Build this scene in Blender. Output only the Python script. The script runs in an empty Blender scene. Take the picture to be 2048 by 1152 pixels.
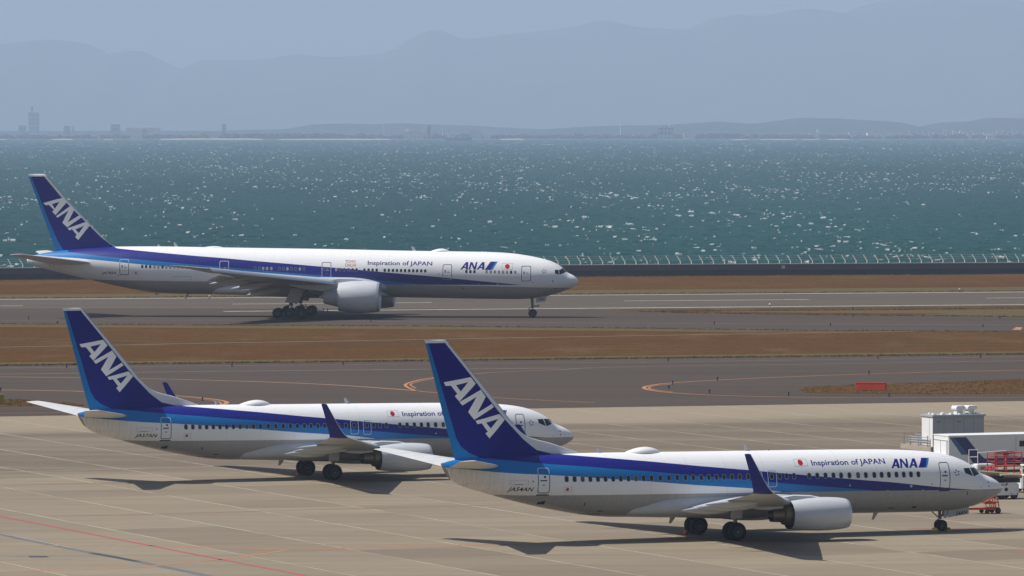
import bpy, bmesh, math, random
import numpy as np
from mathutils import Vector, Matrix
rnd = random.Random(7)
nr = np.random.RandomState(11)
R = math.radians

# ------------------------------------------------------------------ camera, world, sun, exposure
FOC, CAMH, HORY = 11500.0, 25.4, 247.0          # focal length in pixels of a 2048 wide frame, eye height, eye level row
TILT = math.atan((576 - HORY) / FOC)
sc = bpy.context.scene
cam_d = bpy.data.cameras.new('camera')
cam = bpy.data.objects.new('camera', cam_d)
sc.collection.objects.link(cam)
cam.location = (0, 0, CAMH)
cam.rotation_euler = (math.pi / 2 - TILT, 0, 0)
cam_d.sensor_width = 36.0
cam_d.lens = FOC / 2048 * 36.0
cam_d.clip_start = 1.0
cam_d.clip_end = 60000.0
sc.camera = cam

SUN_DIR = Vector((-0.74, 0.04, 1.0)).normalized()     # towards the sun
world = bpy.data.worlds.new('World'); sc.world = world
world.use_nodes = True
wn = world.node_tree.nodes; wl = world.node_tree.links
for n in list(wn): wn.remove(n)
sky = wn.new('ShaderNodeTexSky'); sky.sky_type = 'NISHITA'; sky.sun_disc = False
sky.sun_elevation = math.asin(SUN_DIR.z)
sky.sun_rotation = math.atan2(SUN_DIR.x, SUN_DIR.y)
sky.air_density = 1.0; sky.dust_density = 1.5; sky.ozone_density = 1.0
bg = wn.new('ShaderNodeBackground'); bg.inputs['Strength'].default_value = 0.075
wo = wn.new('ShaderNodeOutputWorld')
wl.new(sky.outputs[0], bg.inputs['Color']); wl.new(bg.outputs[0], wo.inputs['Surface'])

sun_d = bpy.data.lights.new('sun', 'SUN'); sun_d.energy = 4.7; sun_d.angle = R(0.5); sun_d.color = (1.0, 0.962, 0.905)
sun = bpy.data.objects.new('sun', sun_d); sc.collection.objects.link(sun)
sun.rotation_euler = SUN_DIR.to_track_quat('Z', 'Y').to_euler()
sun.location = (-200, 300, 300)

sc.view_settings.view_transform = 'Standard'; sc.view_settings.look = 'None'
sc.view_settings.exposure = 0.12; sc.view_settings.gamma = 1.0
sc.cycles.use_denoising = True
sc.cycles.max_bounces = 6; sc.cycles.diffuse_bounces = 3; sc.cycles.glossy_bounces = 3
sc.cycles.volume_bounces = 2
sc.cycles.transmission_bounces = 3; sc.cycles.caustics_reflective = False; sc.cycles.caustics_refractive = False
HAZE_DENSITY = 0.90e-4
HAZE_COLOR = (0.61, 0.755, 0.98)

# ------------------------------------------------------------------ helpers
_f = np.array([0, math.cos(TILT), -math.sin(TILT)]); _u = np.array([0, math.sin(TILT), math.cos(TILT)])
_C = np.array([0, 0, CAMH])
def ray(px, py): return np.array([(px - 1024) / FOC, 0, 0]) + _f + _u * ((576 - py) / FOC)
def ground(px, py, z=0.0):
    r = ray(px, py); p = _C + r * ((z - CAMH) / r[2]); return (float(p[0]), float(p[1]), z)
def at(px, py, dist):
    r = ray(px, py); p = _C + r * (dist / r[1]); return tuple(float(v) for v in p)

def link(o, parent=None):
    sc.collection.objects.link(o)
    if parent is not None: o.parent = parent
    return o
def tag(o, label=None, cat=None, group=None, kind=None):
    if label: o['label'] = label
    if cat: o['category'] = cat
    if group: o['group'] = group
    if kind: o['kind'] = kind
    return o
def empty(name, loc=(0, 0, 0), rz=0.0):
    o = bpy.data.objects.new(name, None); o.location = loc; o.rotation_euler = (0, 0, rz)
    o.empty_display_size = 0.5
    return link(o)
def mesh_obj(name, V, F, mats, parent=None, MI=None, smooth=True, angle=35):
    me = bpy.data.meshes.new(name)
    me.from_pydata([tuple(v) for v in V], [], [tuple(f) for f in F])
    if not isinstance(mats, (list, tuple)): mats = [mats]
    for m in mats: me.materials.append(m)
    if MI is not None: me.polygons.foreach_set('material_index', MI)
    me.validate(clean_customdata=False); me.update()
    if smooth:
        me.polygons.foreach_set('use_smooth', [True] * len(me.polygons))
        me.set_sharp_from_angle(angle=R(angle))
    return link(bpy.data.objects.new(name, me), parent)
def copy_tree(o, parent=None):
    c = o.copy(); link(c, parent)
    for ch in list(o.children): copy_tree(ch, c)
    return c

class MB:
    """collects boxes, tubes, lathes and lofts; build() links them as one mesh object"""
    def __init__(s): s.V = []; s.F = []; s.M = []
    def add(s, V, F, m=0):
        b = len(s.V); s.V += [tuple(v) for v in V]
        for f in F: s.F.append(tuple(b + i for i in f)); s.M.append(m)
        return s
    def box(s, c, d, m=0, rz=0.0, mat=None, bevel=0.0):
        x, y, z = (v / 2 for v in d)
        if bevel > 0:
            b = min(bevel, x * .9, y * .9)
            ring = [(-x + b, -y), (x - b, -y), (x, -y + b), (x, y - b), (x - b, y), (-x + b, y), (-x, y - b), (-x, -y + b)]
            P = [(a, q, -z) for a, q in ring] + [(a, q, z) for a, q in ring]
            F = [tuple(range(7, -1, -1)), tuple(range(8, 16))] + [(i, (i + 1) % 8, 8 + (i + 1) % 8, 8 + i) for i in range(8)]
        else:
            P = [(-x, -y, -z), (x, -y, -z), (x, y, -z), (-x, y, -z), (-x, -y, z), (x, -y, z), (x, y, z), (-x, y, z)]
            F = [(3, 2, 1, 0), (4, 5, 6, 7), (0, 1, 5, 4), (1, 2, 6, 5), (2, 3, 7, 6), (3, 0, 4, 7)]
        M = mat if mat is not None else Matrix.Rotation(rz, 4, 'Z')
        return s.add([Vector(c) + (M @ Vector(p)) for p in P], F, m)
    def tube(s, p0, p1, r0, r1=None, n=10, m=0, cap=True):
        if r1 is None: r1 = r0
        p0 = Vector(p0); p1 = Vector(p1); d = (p1 - p0).normalized()
        a = d.cross(Vector((0, 0, 1)) if abs(d.z) < .9 else Vector((1, 0, 0))).normalized(); b = d.cross(a)
        V = []
        for p, r in ((p0, r0), (p1, r1)):
            for i in range(n):
                t = 2 * math.pi * i / n; V.append(p + a * (r * math.cos(t)) + b * (r * math.sin(t)))
        F = [(i, n + i, n + (i + 1) % n, (i + 1) % n) for i in range(n)]
        if cap: F += [tuple(range(n)), tuple(range(2 * n - 1, n - 1, -1))]
        return s.add(V, F, m)
    def lathe(s, prof, o, ax, n=32, m=0, flat=None):
        """prof: list of (along, radius[, material]); ax: unit axis"""
        ax = Vector(ax).normalized(); o = Vector(o)
        a = ax.cross(Vector((0, 0, 1)) if abs(ax.z) < .9 else Vector((1, 0, 0))).normalized(); b = ax.cross(a)
        V = []
        for q in prof:
            for i in range(n):
                t = 2 * math.pi * i / n; r = max(q[1], 1e-4)
                p = o + ax * q[0] + a * (r * math.cos(t)) + b * (r * math.sin(t))
                if flat and p.z < o.z - flat * r: p.z = o.z - flat * r + (p.z - (o.z - flat * r)) * .25
                V.append(p)
        base = len(s.V); s.V += [tuple(v) for v in V]
        for k in range(len(prof) - 1):
            mi = prof[k][2] if len(prof[k]) > 2 else m
            for i in range(n):
                s.F.append((base + k * n + i, base + k * n + (i + 1) % n, base + (k + 1) * n + (i + 1) % n, base + (k + 1) * n + i)); s.M.append(mi)
        return s
    def loft(s, rings, m=0, cap=True, closed=True):
        n = len(rings[0]); V = [p for r in rings for p in r]; F = []
        for k in range(len(rings) - 1):
            for i in range(n if closed else n - 1):
                F.append((k * n + i, k * n + (i + 1) % n, (k + 1) * n + (i + 1) % n, (k + 1) * n + i))
        if cap: F += [tuple(range(n - 1, -1, -1)), tuple(range((len(rings) - 1) * n, len(rings) * n))]
        return s.add(V, F, m)
    def prism(s, poly, h0, h1, m=0):
        n = len(poly); V = [(x, y, h0) for x, y in poly] + [(x, y, h1) for x, y in poly]
        return s.add(V, [tuple(range(n - 1, -1, -1)), tuple(range(n, 2 * n))] + [(i, (i + 1) % n, n + (i + 1) % n, n + i) for i in range(n)], m)
    def build(s, name, mats, parent=None, smooth=True, angle=35, recalc=True):
        o = mesh_obj(name, s.V, s.F, mats, parent, s.M, False)
        me = o.data
        if recalc:
            bm = bmesh.new(); bm.from_mesh(me); bmesh.ops.recalc_face_normals(bm, faces=bm.faces); bm.to_mesh(me); bm.free()
        if smooth:
            me.polygons.foreach_set('use_smooth', [True] * len(me.polygons)); me.set_sharp_from_angle(angle=R(angle))
        return o

def pchip(tab):
    """smooth monotone interpolation through a table of (x, y)"""
    t = sorted(tab); x = np.array([a for a, _ in t], float); y = np.array([b for _, b in t], float)
    h = np.diff(x); d = np.diff(y) / h; m = np.zeros_like(y)
    m[0] = d[0]; m[-1] = d[-1]
    for i in range(1, len(x) - 1):
        if d[i - 1] * d[i] > 0:
            w1 = 2 * h[i] + h[i - 1]; w2 = h[i] + 2 * h[i - 1]; m[i] = (w1 + w2) / (w1 / d[i - 1] + w2 / d[i])
    def f(q):
        q = min(max(q, x[0]), x[-1]); k = int(min(max(np.searchsorted(x, q) - 1, 0), len(x) - 2))
        u = (q - x[k]) / h[k]; u2 = u * u; u3 = u2 * u
        return float((2 * u3 - 3 * u2 + 1) * y[k] + (u3 - 2 * u2 + u) * h[k] * m[k] + (-2 * u3 + 3 * u2) * y[k + 1] + (u3 - u2) * h[k] * m[k + 1])
    return f

# ------------------------------------------------------------------ materials
class NT:
    def __init__(s, name):
        s.m = bpy.data.materials.new(name); s.m.use_nodes = True
        s.t = s.m.node_tree; s.b = s.t.nodes['Principled BSDF']
    def n(s, kind, **kw):
        o = s.t.nodes.new(kind)
        for k, v in kw.items(): setattr(o, k, v)
        return o
    def l(s, a, b): s.t.links.new(a, b)
    def val(s, v):
        o = s.n('ShaderNodeValue'); o.outputs[0].default_value = v; return o.outputs[0]
    def math(s, op, a, b=None, clamp=False):
        o = s.n('ShaderNodeMath', operation=op, use_clamp=clamp)
        for i, v in enumerate((a, b)):
            if v is None: continue
            if isinstance(v, (int, float)): o.inputs[i].default_value = v
            else: s.l(v, o.inputs[i])
        return o.outputs[0]
    def mix(s, f, a, b, mode='MIX'):
        o = s.n('ShaderNodeMix', data_type='RGBA', blend_type=mode)
        for sock, v in ((o.inputs[0], f), (o.inputs[6], a), (o.inputs[7], b)):
            if isinstance(v, (int, float)): sock.default_value = v
            elif isinstance(v, tuple): sock.default_value = v if len(v) == 4 else (*v, 1)
            else: s.l(v, sock)
        return o.outputs[2]
    def coord(s, kind='Object'):
        return s.n('ShaderNodeTexCoord').outputs[kind]
    def mapped(s, scale=(1, 1, 1), rot=(0, 0, 0), loc=(0, 0, 0), vec=None):
        o = s.n('ShaderNodeMapping'); s.l(vec if vec is not None else s.coord(), o.inputs[0])
        o.inputs[1].default_value = loc; o.inputs[2].default_value = rot; o.inputs[3].default_value = scale
        return o.outputs[0]
    def noise(s, vec, scale, detail=3.0, rough=.55):
        o = s.n('ShaderNodeTexNoise'); s.l(vec, o.inputs['Vector'])
        o.inputs['Scale'].default_value = scale; o.inputs['Detail'].default_value = detail; o.inputs['Roughness'].default_value = rough
        return o.outputs['Fac']
    def ramp(s, f, stops):
        o = s.n('ShaderNodeValToRGB'); s.l(f, o.inputs[0]); e = o.color_ramp.elements
        while len(e) < len(stops): e.new(.5)
        for k, (p, c) in enumerate(stops):
            e[k].position = p; e[k].color = (c, c, c, 1) if isinstance(c, (int, float)) else (*c, 1)
        return o.outputs[0]
    def bump(s, h, strength=.3, dist=.02):
        o = s.n('ShaderNodeBump'); s.l(h, o.inputs['Height']); o.inputs['Strength'].default_value = strength; o.inputs['Distance'].default_value = dist
        s.l(o.outputs[0], s.b.inputs['Normal'])
    def curve(s, x, tab, x0, x1, y0, y1):
        """value of the table curve y(x) through a Float Curve node"""
        u = s.math('DIVIDE', s.math('SUBTRACT', x, x0), x1 - x0, True)
        o = s.n('ShaderNodeFloatCurve'); s.l(u, o.inputs['Value']); c = o.mapping.curves[0]
        t = sorted(tab); pts = [((a - x0) / (x1 - x0), min(max((b - y0) / (y1 - y0), 0), 1)) for a, b in t]
        if pts[0][0] > 0: pts = [(0, pts[0][1])] + pts
        if pts[-1][0] < 1: pts = pts + [(1, pts[-1][1])]
        c.points[0].location = pts[0]; c.points[1].location = pts[-1]
        for p in pts[1:-1]: c.points.new(*p)
        for p in c.points: p.handle_type = 'VECTOR'
        o.mapping.update()
        return s.math('ADD', s.math('MULTIPLY', o.outputs[0], y1 - y0), y0)
    def done(s, col=None, rough=.5, metal=0.0, coat=0.0, spec=None):
        if col is not None:
            if isinstance(col, tuple): s.b.inputs['Base Color'].default_value = (*col[:3], 1)
            else: s.l(col, s.b.inputs['Base Color'])
        if isinstance(rough, (int, float)): s.b.inputs['Roughness'].default_value = rough
        else: s.l(rough, s.b.inputs['Roughness'])
        s.b.inputs['Metallic'].default_value = metal
        if spec is None and coat == 0 and metal == 0: s.b.inputs['Specular IOR Level'].default_value = .3
        if coat: s.b.inputs['Coat Weight'].default_value = coat; s.b.inputs['Coat Roughness'].default_value = .12
        if spec is not None: s.b.inputs['Specular IOR Level'].default_value = spec
        return s.m
def plain(name, col, rough=.5, metal=0.0, coat=0.0, var=.12, scale=1.5):
    t = NT(name); f = t.noise(t.mapped(), scale, 4)
    c = t.mix(f, tuple(v * (1 - var) for v in col), tuple(min(1, v * (1 + var)) for v in col))
    return t.done(c, rough, metal, coat)

WHITE = (.84, .84, .84); NAVY = (.008, .011, .20); CYAN = (.003, .165, .46); BELLY = (.36, .36, .36)
M = {}
M['white'] = plain('white_paint', WHITE, .35, coat=.3, var=.03)
M['navy'] = plain('navy_paint', NAVY, .4, var=.05)
M['cyan'] = plain('cyan_paint', CYAN, .35, coat=.3, var=.05)
M['red_disc'] = plain('red_disc_paint', (.50, .015, .02), .4, var=.05)
M['black'] = plain('black_lettering', (.012, .012, .014), .45, var=.1)
M['grey_line'] = plain('grey_outline', (.33, .34, .36), .5, var=.05)
M['outline_blue'] = plain('blue_outline', (.03, .10, .21), .45, var=.05)
M['outline_navy'] = plain('dark_outline', (.04, .045, .09), .45, var=.05)
M['outline_light'] = plain('pale_outline', (.45, .50, .56), .45, var=.05)
M['glass'] = plain('cabin_glass', (.018, .022, .03), .12, var=.2)
M['shade'] = plain('window_shade', (.30, .29, .27), .4, var=.1)
M['frame'] = plain('window_frame_metal', (.30, .31, .33), .4, .3, var=.05)
M['cockpit'] = plain('cockpit_glass', (.012, .02, .02), .06, var=.2)
M['tyre'] = plain('tyre_rubber', (.007, .007, .008), .85, var=.2, scale=4)
M['hub'] = plain('wheel_hub_metal', (.036, .038, .04), .45, .4, var=.15)
M['strut'] = plain('gear_strut_paint', (.17, .17, .18), .5, .1, var=.15)
M['chrome'] = plain('polished_steel', (.5, .5, .5), .22, .9, var=.05)
M['dark'] = plain('dark_recess', (.02, .02, .022), .7, var=.2)
M['nozzle'] = plain('burnt_nozzle_metal', (.21, .155, .10), .42, .7, var=.25, scale=3)
M['wing_top'] = plain('wing_grey_paint', (.50, .52, .54), .38, var=.06)
M['bare'] = plain('bare_aluminium', (.62, .64, .68), .32, .55, var=.05)
M['fairing'] = plain('fairing_grey_paint', (.48, .50, .52), .38, coat=.2, var=.06)
def nacelle_mat():
    t = NT('nacelle_white_paint'); o = t.coord()
    s = t.n('ShaderNodeSeparateXYZ'); t.l(o, s.inputs[0])
    d = t.noise(t.mapped((.5, 1, 2.2)), 1.6, 5)
    c = t.mix(t.ramp(d, [(.45, 0), (.8, .35)]), (.58, .60, .63), (.40, .40, .40))
    return t.done(c, .35, coat=.25)
M['nacelle'] = nacelle_mat()
def tailplane_mat():
    t = NT('stabilizer_paint'); d = t.noise(t.mapped((.7, 2, 1)), 1.4, 5)
    c = t.mix(t.ramp(d, [(.4, 0), (.75, .5)]), (.66, .66, .65), (.48, .45, .40))
    return t.done(c, .4, coat=.15)
M['stab'] = tailplane_mat()
# ------------------------------------------------------------------ the setting
def grass_mat():
    t = NT('dry_grass_ground'); o = t.coord()
    a = t.noise(t.mapped((.012, .03, 1), (0, 0, R(-14))), 1.0, 5, .6); b = t.noise(t.mapped((.30, .05, 1)), 1.0, 4, .75); f = t.noise(t.mapped((1.6, .22, 1)), 1.0, 3, .8)
    c = t.mix(b, (.082, .036, .012), (.124, .062, .020)); c = t.mix(t.ramp(a, [(.35, 0), (.72, .6)]), c, (.115, .066, .022))
    c = t.mix(t.ramp(f, [(.3, .55), (.6, 0)]), c, (.045, .024, .010))
    c = t.mix(t.ramp(t.noise(t.mapped((.05, .12, 1), (0, 0, R(-14))), 1.0, 4, .6), [(.55, 0), (.75, .7)]), c, (.080, .066, .022))
    mow = t.noise(t.mapped((.004, .42, 1), (0, 0, R(-14))), 1.0, 3, .7)
    c = t.mix(t.ramp(mow, [(.40, .45), (.6, 0)]), c, (.070, .038, .018)); c = t.mix(t.ramp(t.noise(t.mapped((.09, .03, 1), (0, 0, R(-14)), (7, 3, 0)), 1.0, 5, .7), [(.52, 0), (.72, .55)]), c, (.150, .092, .050))
    t.bump(f, .6, .1)
    return t.done(c, 1.0, spec=0.0)
def green_mat():
    t = NT('green_verge'); a = t.noise(t.mapped((.10, .25, 1)), 1.0, 5, .7); f = t.noise(t.mapped((2.0, .5, 1)), 1.0, 3, .8)
    c = t.mix(t.ramp(a, [(.35, 0), (.65, 1)]), (.115, .070, .028), (.085, .082, .022)); c = t.mix(t.ramp(f, [(.35, .4), (.6, 0)]), c, (.06, .05, .02))
    return t.done(c, .95, spec=.1)
def asphalt_mat(name, base, ang, dark=.6):
    t = NT(name); al = t.noise(t.mapped((.006, .12, 1), (0, 0, R(-ang))), 1.0, 5, .65); b = t.noise(t.mapped((.03, .09, 1), (0, 0, R(-ang))), 1.0, 5, .6); f = t.noise(t.mapped((1.5, .5, 1)), 1.0, 4, .7)
    pv = t.noise(t.mapped((.0018, .045, 1), (0, 0, R(-ang)), (3, 1, 0)), 1.0, 2, .5)
    c = t.mix(t.ramp(al, [(.3, 0), (.7, 1)]), tuple(v * dark for v in base), base); c = t.mix(t.ramp(b, [(.35, 0), (.7, .5)]), c, tuple(v * k for v, k in zip(base, (1.10, 1.02, .92))))
    c = t.mix(t.ramp(pv, [(.44, 0), (.56, .35)]), c, tuple(v * k for v, k in zip(base, (.86, .92, .98))))
    c = t.mix(t.ramp(f, [(.3, .25), (.6, 0)]), c, tuple(v * .6 for v in base))
    return t.done(c, .9, spec=.2)
APRON_A = R(23.8); SLAB = 7.4
def concrete_mat():
    t = NT('apron_concrete'); ox, oy, _ = ground(10, 975)
    vec = t.mapped((1, 1, 1), (0, 0, -APRON_A))        # x along the parked aircraft, y across
    ca, sa = math.cos(-APRON_A), math.sin(-APRON_A); u0, v0 = ox * ca - oy * sa, ox * sa + oy * ca
    s = t.n('ShaderNodeSeparateXYZ'); t.l(vec, s.inputs[0])
    wob = t.math('MULTIPLY', t.math('SUBTRACT', t.noise(vec, .8, 2), .5), .05)
    U = t.math('DIVIDE', t.math('ADD', t.math('SUBTRACT', s.outputs[0], u0), wob), SLAB); V = t.math('DIVIDE', t.math('SUBTRACT', s.outputs[1], v0 + 2.1), SLAB)
    fu, fv = t.math('FRACT', U), t.math('FRACT', V)
    cell = t.n('ShaderNodeCombineXYZ'); t.l(t.math('FLOOR', U), cell.inputs[0]); t.l(t.math('FLOOR', V), cell.inputs[1])
    wn_ = t.n('ShaderNodeTexWhiteNoise'); wn_.noise_dimensions = '2D'; t.l(cell.outputs[0], wn_.inputs['Vector'])
    big = t.noise(t.mapped((.018, .05, 1), (0, 0, R(-17))), 1.0, 5, .6); st = t.noise(t.mapped((.035, .55, 1), (0, 0, R(-16))), 1.0, 5, .7); fine = t.noise(t.mapped((.9, .5, 1)), 1.0, 5, .7)
    ap_mid = ground(1024, 817.5)[1]
    st2 = t.noise(t.mapped((.010, .16, 1), (0, 0, R(-15)), (5, 2, 0)), 1.0, 4, .6)
    c = t.mix(wn_.outputs[0], (.172, .140, .098), (.268, .222, .158))
    c = t.mix(t.ramp(big, [(.35, .0), (.7, .55)]), c, (.276, .228, .156))
    c = t.mix(t.ramp(st, [(.42, 0), (.72, .55)]), c, (.152, .116, .077))
    # the far strip of the apron is older and darker in bands
    so = t.n('ShaderNodeSeparateXYZ'); t.l(t.coord(), so.inputs[0])
    es = t.math('ADD', t.math('SUBTRACT', t.math('SUBTRACT', so.outputs[1], t.math('MULTIPLY', so.outputs[0], .305)), ap_mid), t.math('MULTIPLY', t.math('SUBTRACT', big, .5), 22))
    fary = t.math('MULTIPLY', t.math('DIVIDE', t.math('ADD', es, 86), 7, True), t.math('DIVIDE', t.math('SUBTRACT', -22, es), 9, True))
    c = t.mix(t.math('DIVIDE', t.math('ADD', es, 30), 10, True), c, (.270, .219, .152))
    c = t.mix(t.math('MULTIPLY', fary, t.ramp(st2, [(.32, .15), (.55, .85)])), c, (.128, .097, .066))
    c = t.mix(t.ramp(fine, [(.32, .3), (.55, 0)]), c, (.20, .165, .12))
    jn = t.math('ADD', t.math('MULTIPLY', t.noise(vec, .35, 3), .45), t.math('MULTIPLY', t.noise(vec, .06, 3, .7), .55))
    ju = t.math('LESS_THAN', fu, .021); jd = t.math('LESS_THAN', t.math('ABSOLUTE', t.math('SUBTRACT', fu, .026)), .005)
    jv = t.math('LESS_THAN', fv, .018)
    c = t.mix(t.math('MULTIPLY', ju, t.ramp(jn, [(.37, .2), (.55, .88)])), c, (.46, .40, .30))
    c = t.mix(t.math('MULTIPLY', jd, .8), c, (.10, .085, .07))
    c = t.mix(t.math('MULTIPLY', jv, t.ramp(jn, [(.4, .1), (.65, .6)])), c, (.23, .19, .15))
    vo = t.n('ShaderNodeTexVoronoi'); vo.feature = 'F1'; t.l(t.mapped((.22, .22, 1)), vo.inputs['Vector']); vo.inputs['Scale'].default_value = 1.0
    oil = t.math('LESS_THAN', t.math('ADD', vo.outputs['Distance'], t.math('MULTIPLY', fine, .12)), .115)
    c = t.mix(t.math('MULTIPLY', oil, .35), c, (.12, .10, .08))
    return t.done(c, .88, spec=.25)
M['grass'] = grass_mat(); M['green'] = green_mat()
M['runway'] = asphalt_mat('runway_asphalt', (.104, .083, .059), 14, .66)
M['taxi'] = asphalt_mat('taxiway_asphalt', (.076, .055, .040), 15, .62)
M['apron'] = concrete_mat()
def paint(name, col, wear=.45):
    t = NT(name); f = t.noise(t.mapped((.6, .4, 1)), 1.0, 4, .7)
    return t.done(t.mix(t.ramp(f, [(.3, wear), (.65, 0)]), col, (.16, .14, .12)), .8)
M['p_white'] = paint('white_marking', (.72, .71, .68)); M['p_orange'] = paint('orange_marking', (.46, .19, .065)); M['p_red'] = paint('red_marking', (.42, .055, .075), .3)
M['p_dim'] = paint('worn_white_marking', (.36, .33, .30), .8); M['p_dimo'] = paint('worn_orange_marking', (.34, .19, .10), .7); M['p_rust'] = paint('rust_line', (.26, .13, .08), .5); M['p_tan'] = paint('tan_marking', (.40, .22, .09), .4)

M['p_tyre'] = paint('rubber_smear', (.165, .130, .088), .4)
def poly_sheet(name, pts, z, mat, pix=True, kind='structure', cut=0):
    P = [ground(*p) for p in pts] if pix else pts
    V = [(p[0], p[1], z) for p in P]
    bm = bmesh.new(); f = bm.faces.new([bm.verts.new(v) for v in V]); bmesh.ops.triangulate(bm, faces=[f])
    bmesh.ops.recalc_face_normals(bm, faces=bm.faces)
    for f in bm.faces:
        if f.normal.z < 0: f.normal_flip()
    me = bpy.data.meshes.new(name); bm.to_mesh(me); bm.free(); me.materials.append(mat)
    o = link(bpy.data.objects.new(name, me)); tag(o, kind=kind); return o
def ext(a, b, xs=(-900, 2950)):
    """prolong a boundary line beyond the frame, along the ground"""
    A, B = ground(*a), ground(*b); k = (B[1] - A[1]) / (B[0] - A[0])
    return lambda x: A[1] + k * (x - A[0])
def smooth_line(P, n=8):
    if len(P) < 3: return P
    out = []
    for i in range(len(P) - 1):
        p0, p1, p2, p3 = P[max(i - 1, 0)], P[i], P[i + 1], P[min(i + 2, len(P) - 1)]
        for k in range(n):
            t = k / n; out.append(tuple(.5 * (2 * b + (c - a) * t + (2 * a - 5 * b + 4 * c - d) * t * t + (3 * b - a - 3 * c + d) * t ** 3) for a, b, c, d in zip(p0, p1, p2, p3)))
    return out + [P[-1]]
def ribbon(name, pix, width, mat, z=.006, smooth=True):
    P = [Vector(ground(*p)) for p in pix]
    if smooth: P = [Vector(p) for p in smooth_line([tuple(p) for p in P])]
    V = []; F = []
    for i, p in enumerate(P):
        d = (P[min(i + 1, len(P) - 1)] - P[max(i - 1, 0)]); d.z = 0; d.normalize(); n = Vector((-d.y, d.x, 0)) * (width / 2)
        V += [(p.x + n.x, p.y + n.y, z), (p.x - n.x, p.y - n.y, z)]
        if i: F.append((2 * i - 2, 2 * i - 1, 2 * i + 1, 2 * i))
    o = mesh_obj(name, V, F, mat, smooth=False); tag(o, kind='structure'); return o

X0, X1 = -420.0, 420.0
wall_y = ext((0, 560), (2048, 548)); run_far = ext((0, 596.5), (2048, 581.8)); run_far_line = ext((0, 598.9), (2048, 583.9)); run_near_line = ext((447, 622.8), (2048, 609.0))
SEA_Z = -4.0
poly_sheet('ground', [(X0, 120, 0), (X1, 120, 0), (X1, wall_y(X1) + 1.2, 0), (X0, wall_y(X0) + 1.2, 0)], -.016, M['grass'], False)
# runway with shoulder, exit taxiway and their paving
run_edge = lambda x: run_near_line(x) - 5.0
poly_sheet('runway', [(X0, run_edge(X0), 0), (X1, run_edge(X1), 0), (X1, run_far(X1), 0), (X0, run_far(X0), 0)], -.012, M['runway'], False)
A_, B_, C_ = ground(0, 648), ground(820, 652.3), ground(1825, 662.2)
poly_sheet('exit_taxiway', [ground(-1200, 650), ground(-300, 647.6), A_, ground(400, 650.3), B_, ground(1200, 656), ground(1407, 658.9), ground(1614, 661.0), C_, ground(2048, 664.5), ground(3000, 672), ground(3000, 640), ground(2048, 633), ground(1573, 629.2), ground(1365, 625.4), ground(1284, 623.2), ground(1100, 617), ground(0, 617), ground(-1200, 625)], -.009, M['taxi'], False)
tx_far = ext((0, 731.4), (2048, 708.6)); ap = ext((0, 833), (2048, 802))
poly_sheet('taxiway', [(X0, ap(X0) - 1, 0), (X1, ap(X1) - 1, 0), (X1, tx_far(X1), 0), (X0, tx_far(X0), 0)], -.010, M['taxi'], False)
poly_sheet('apron', [(X0, 130, 0), (X1, 130, 0), (X1, ap(X1), 0), (X0, ap(X0), 0)], -.005, M['apron'], False)
ISLAND_R = [(1597.5, 780), (1614, 775), (1660, 771), (1713, 768.6), (1821, 765.7), (1945, 761.6), (2048, 758), (2500, 742), (2500, 784), (2048, 787), (1862, 788.5), (1717, 787), (1614, 785.6)]
ISLAND_L = [(-500, 805), (8, 798.5), (42, 798), (73, 800), (110, 803), (150, 807), (178, 811), (140, 812.5), (62, 812.5), (0, 813.4), (-500, 822)]
poly_sheet('grass_island', ISLAND_R, -.004, M['grass']); poly_sheet('grass_island', ISLAND_L, -.004, M['grass'])
# greener verges and drains in the grass
poly_sheet('verge', [(-100, 590), (700, 584.0), (1400, 578.5), (2148, 573), (2148, 581.0), (1024, 589.0), (-100, 597.0)], -.013, M['green'])
poly_sheet('verge', [(-100, 647.6), (400, 650.6), (820, 652.6), (1200, 656.4), (1407, 659.2), (1614, 661.3), (1500, 664), (1200, 661), (800, 657.5), (400, 655.5), (-100, 653)], -.013, M['green'])
poly_sheet('verge', [(-100, 726), (900, 715.5), (2148, 701), (2148, 707.2), (1024, 719.8), (-100, 732.3)], -.013, M['green'])
poly_sheet('verge', [(1420, 622.3), (1800, 620.3), (2148, 617.5), (2148, 632), (2048, 632.6), (1800, 631), (1900, 627), (1600, 625)], -.013, M['green'])
M['drain'] = plain('drain_concrete', (.165, .118, .078), .85, var=.2, scale=.5); M['drain_dark'] = plain('dark_ditch', (.045, .035, .025), .9, var=.3, scale=.5)
ribbon('drain', [(-60, 695), (200, 690.5), (420, 686.2), (800, 679.5), (1200, 672.4), (1525, 666.8), (1830, 662.3)], 1.0, M['drain'], -.009)
ribbon('ditch', [(-60, 676), (150, 678.4), (300, 682.5), (500, 684.5), (900, 681)], 1.2, M['drain_dark'], -.011)
ribbon('ditch', [(1080, 692), (1400, 690.2), (1700, 689.8), (2148, 687)], .9, M['drain_dark'], -.011)
ribbon('ditch', [(-60, 698), (420, 689.6), (1000, 679)], .7, M['drain_dark'], -.011)
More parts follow.
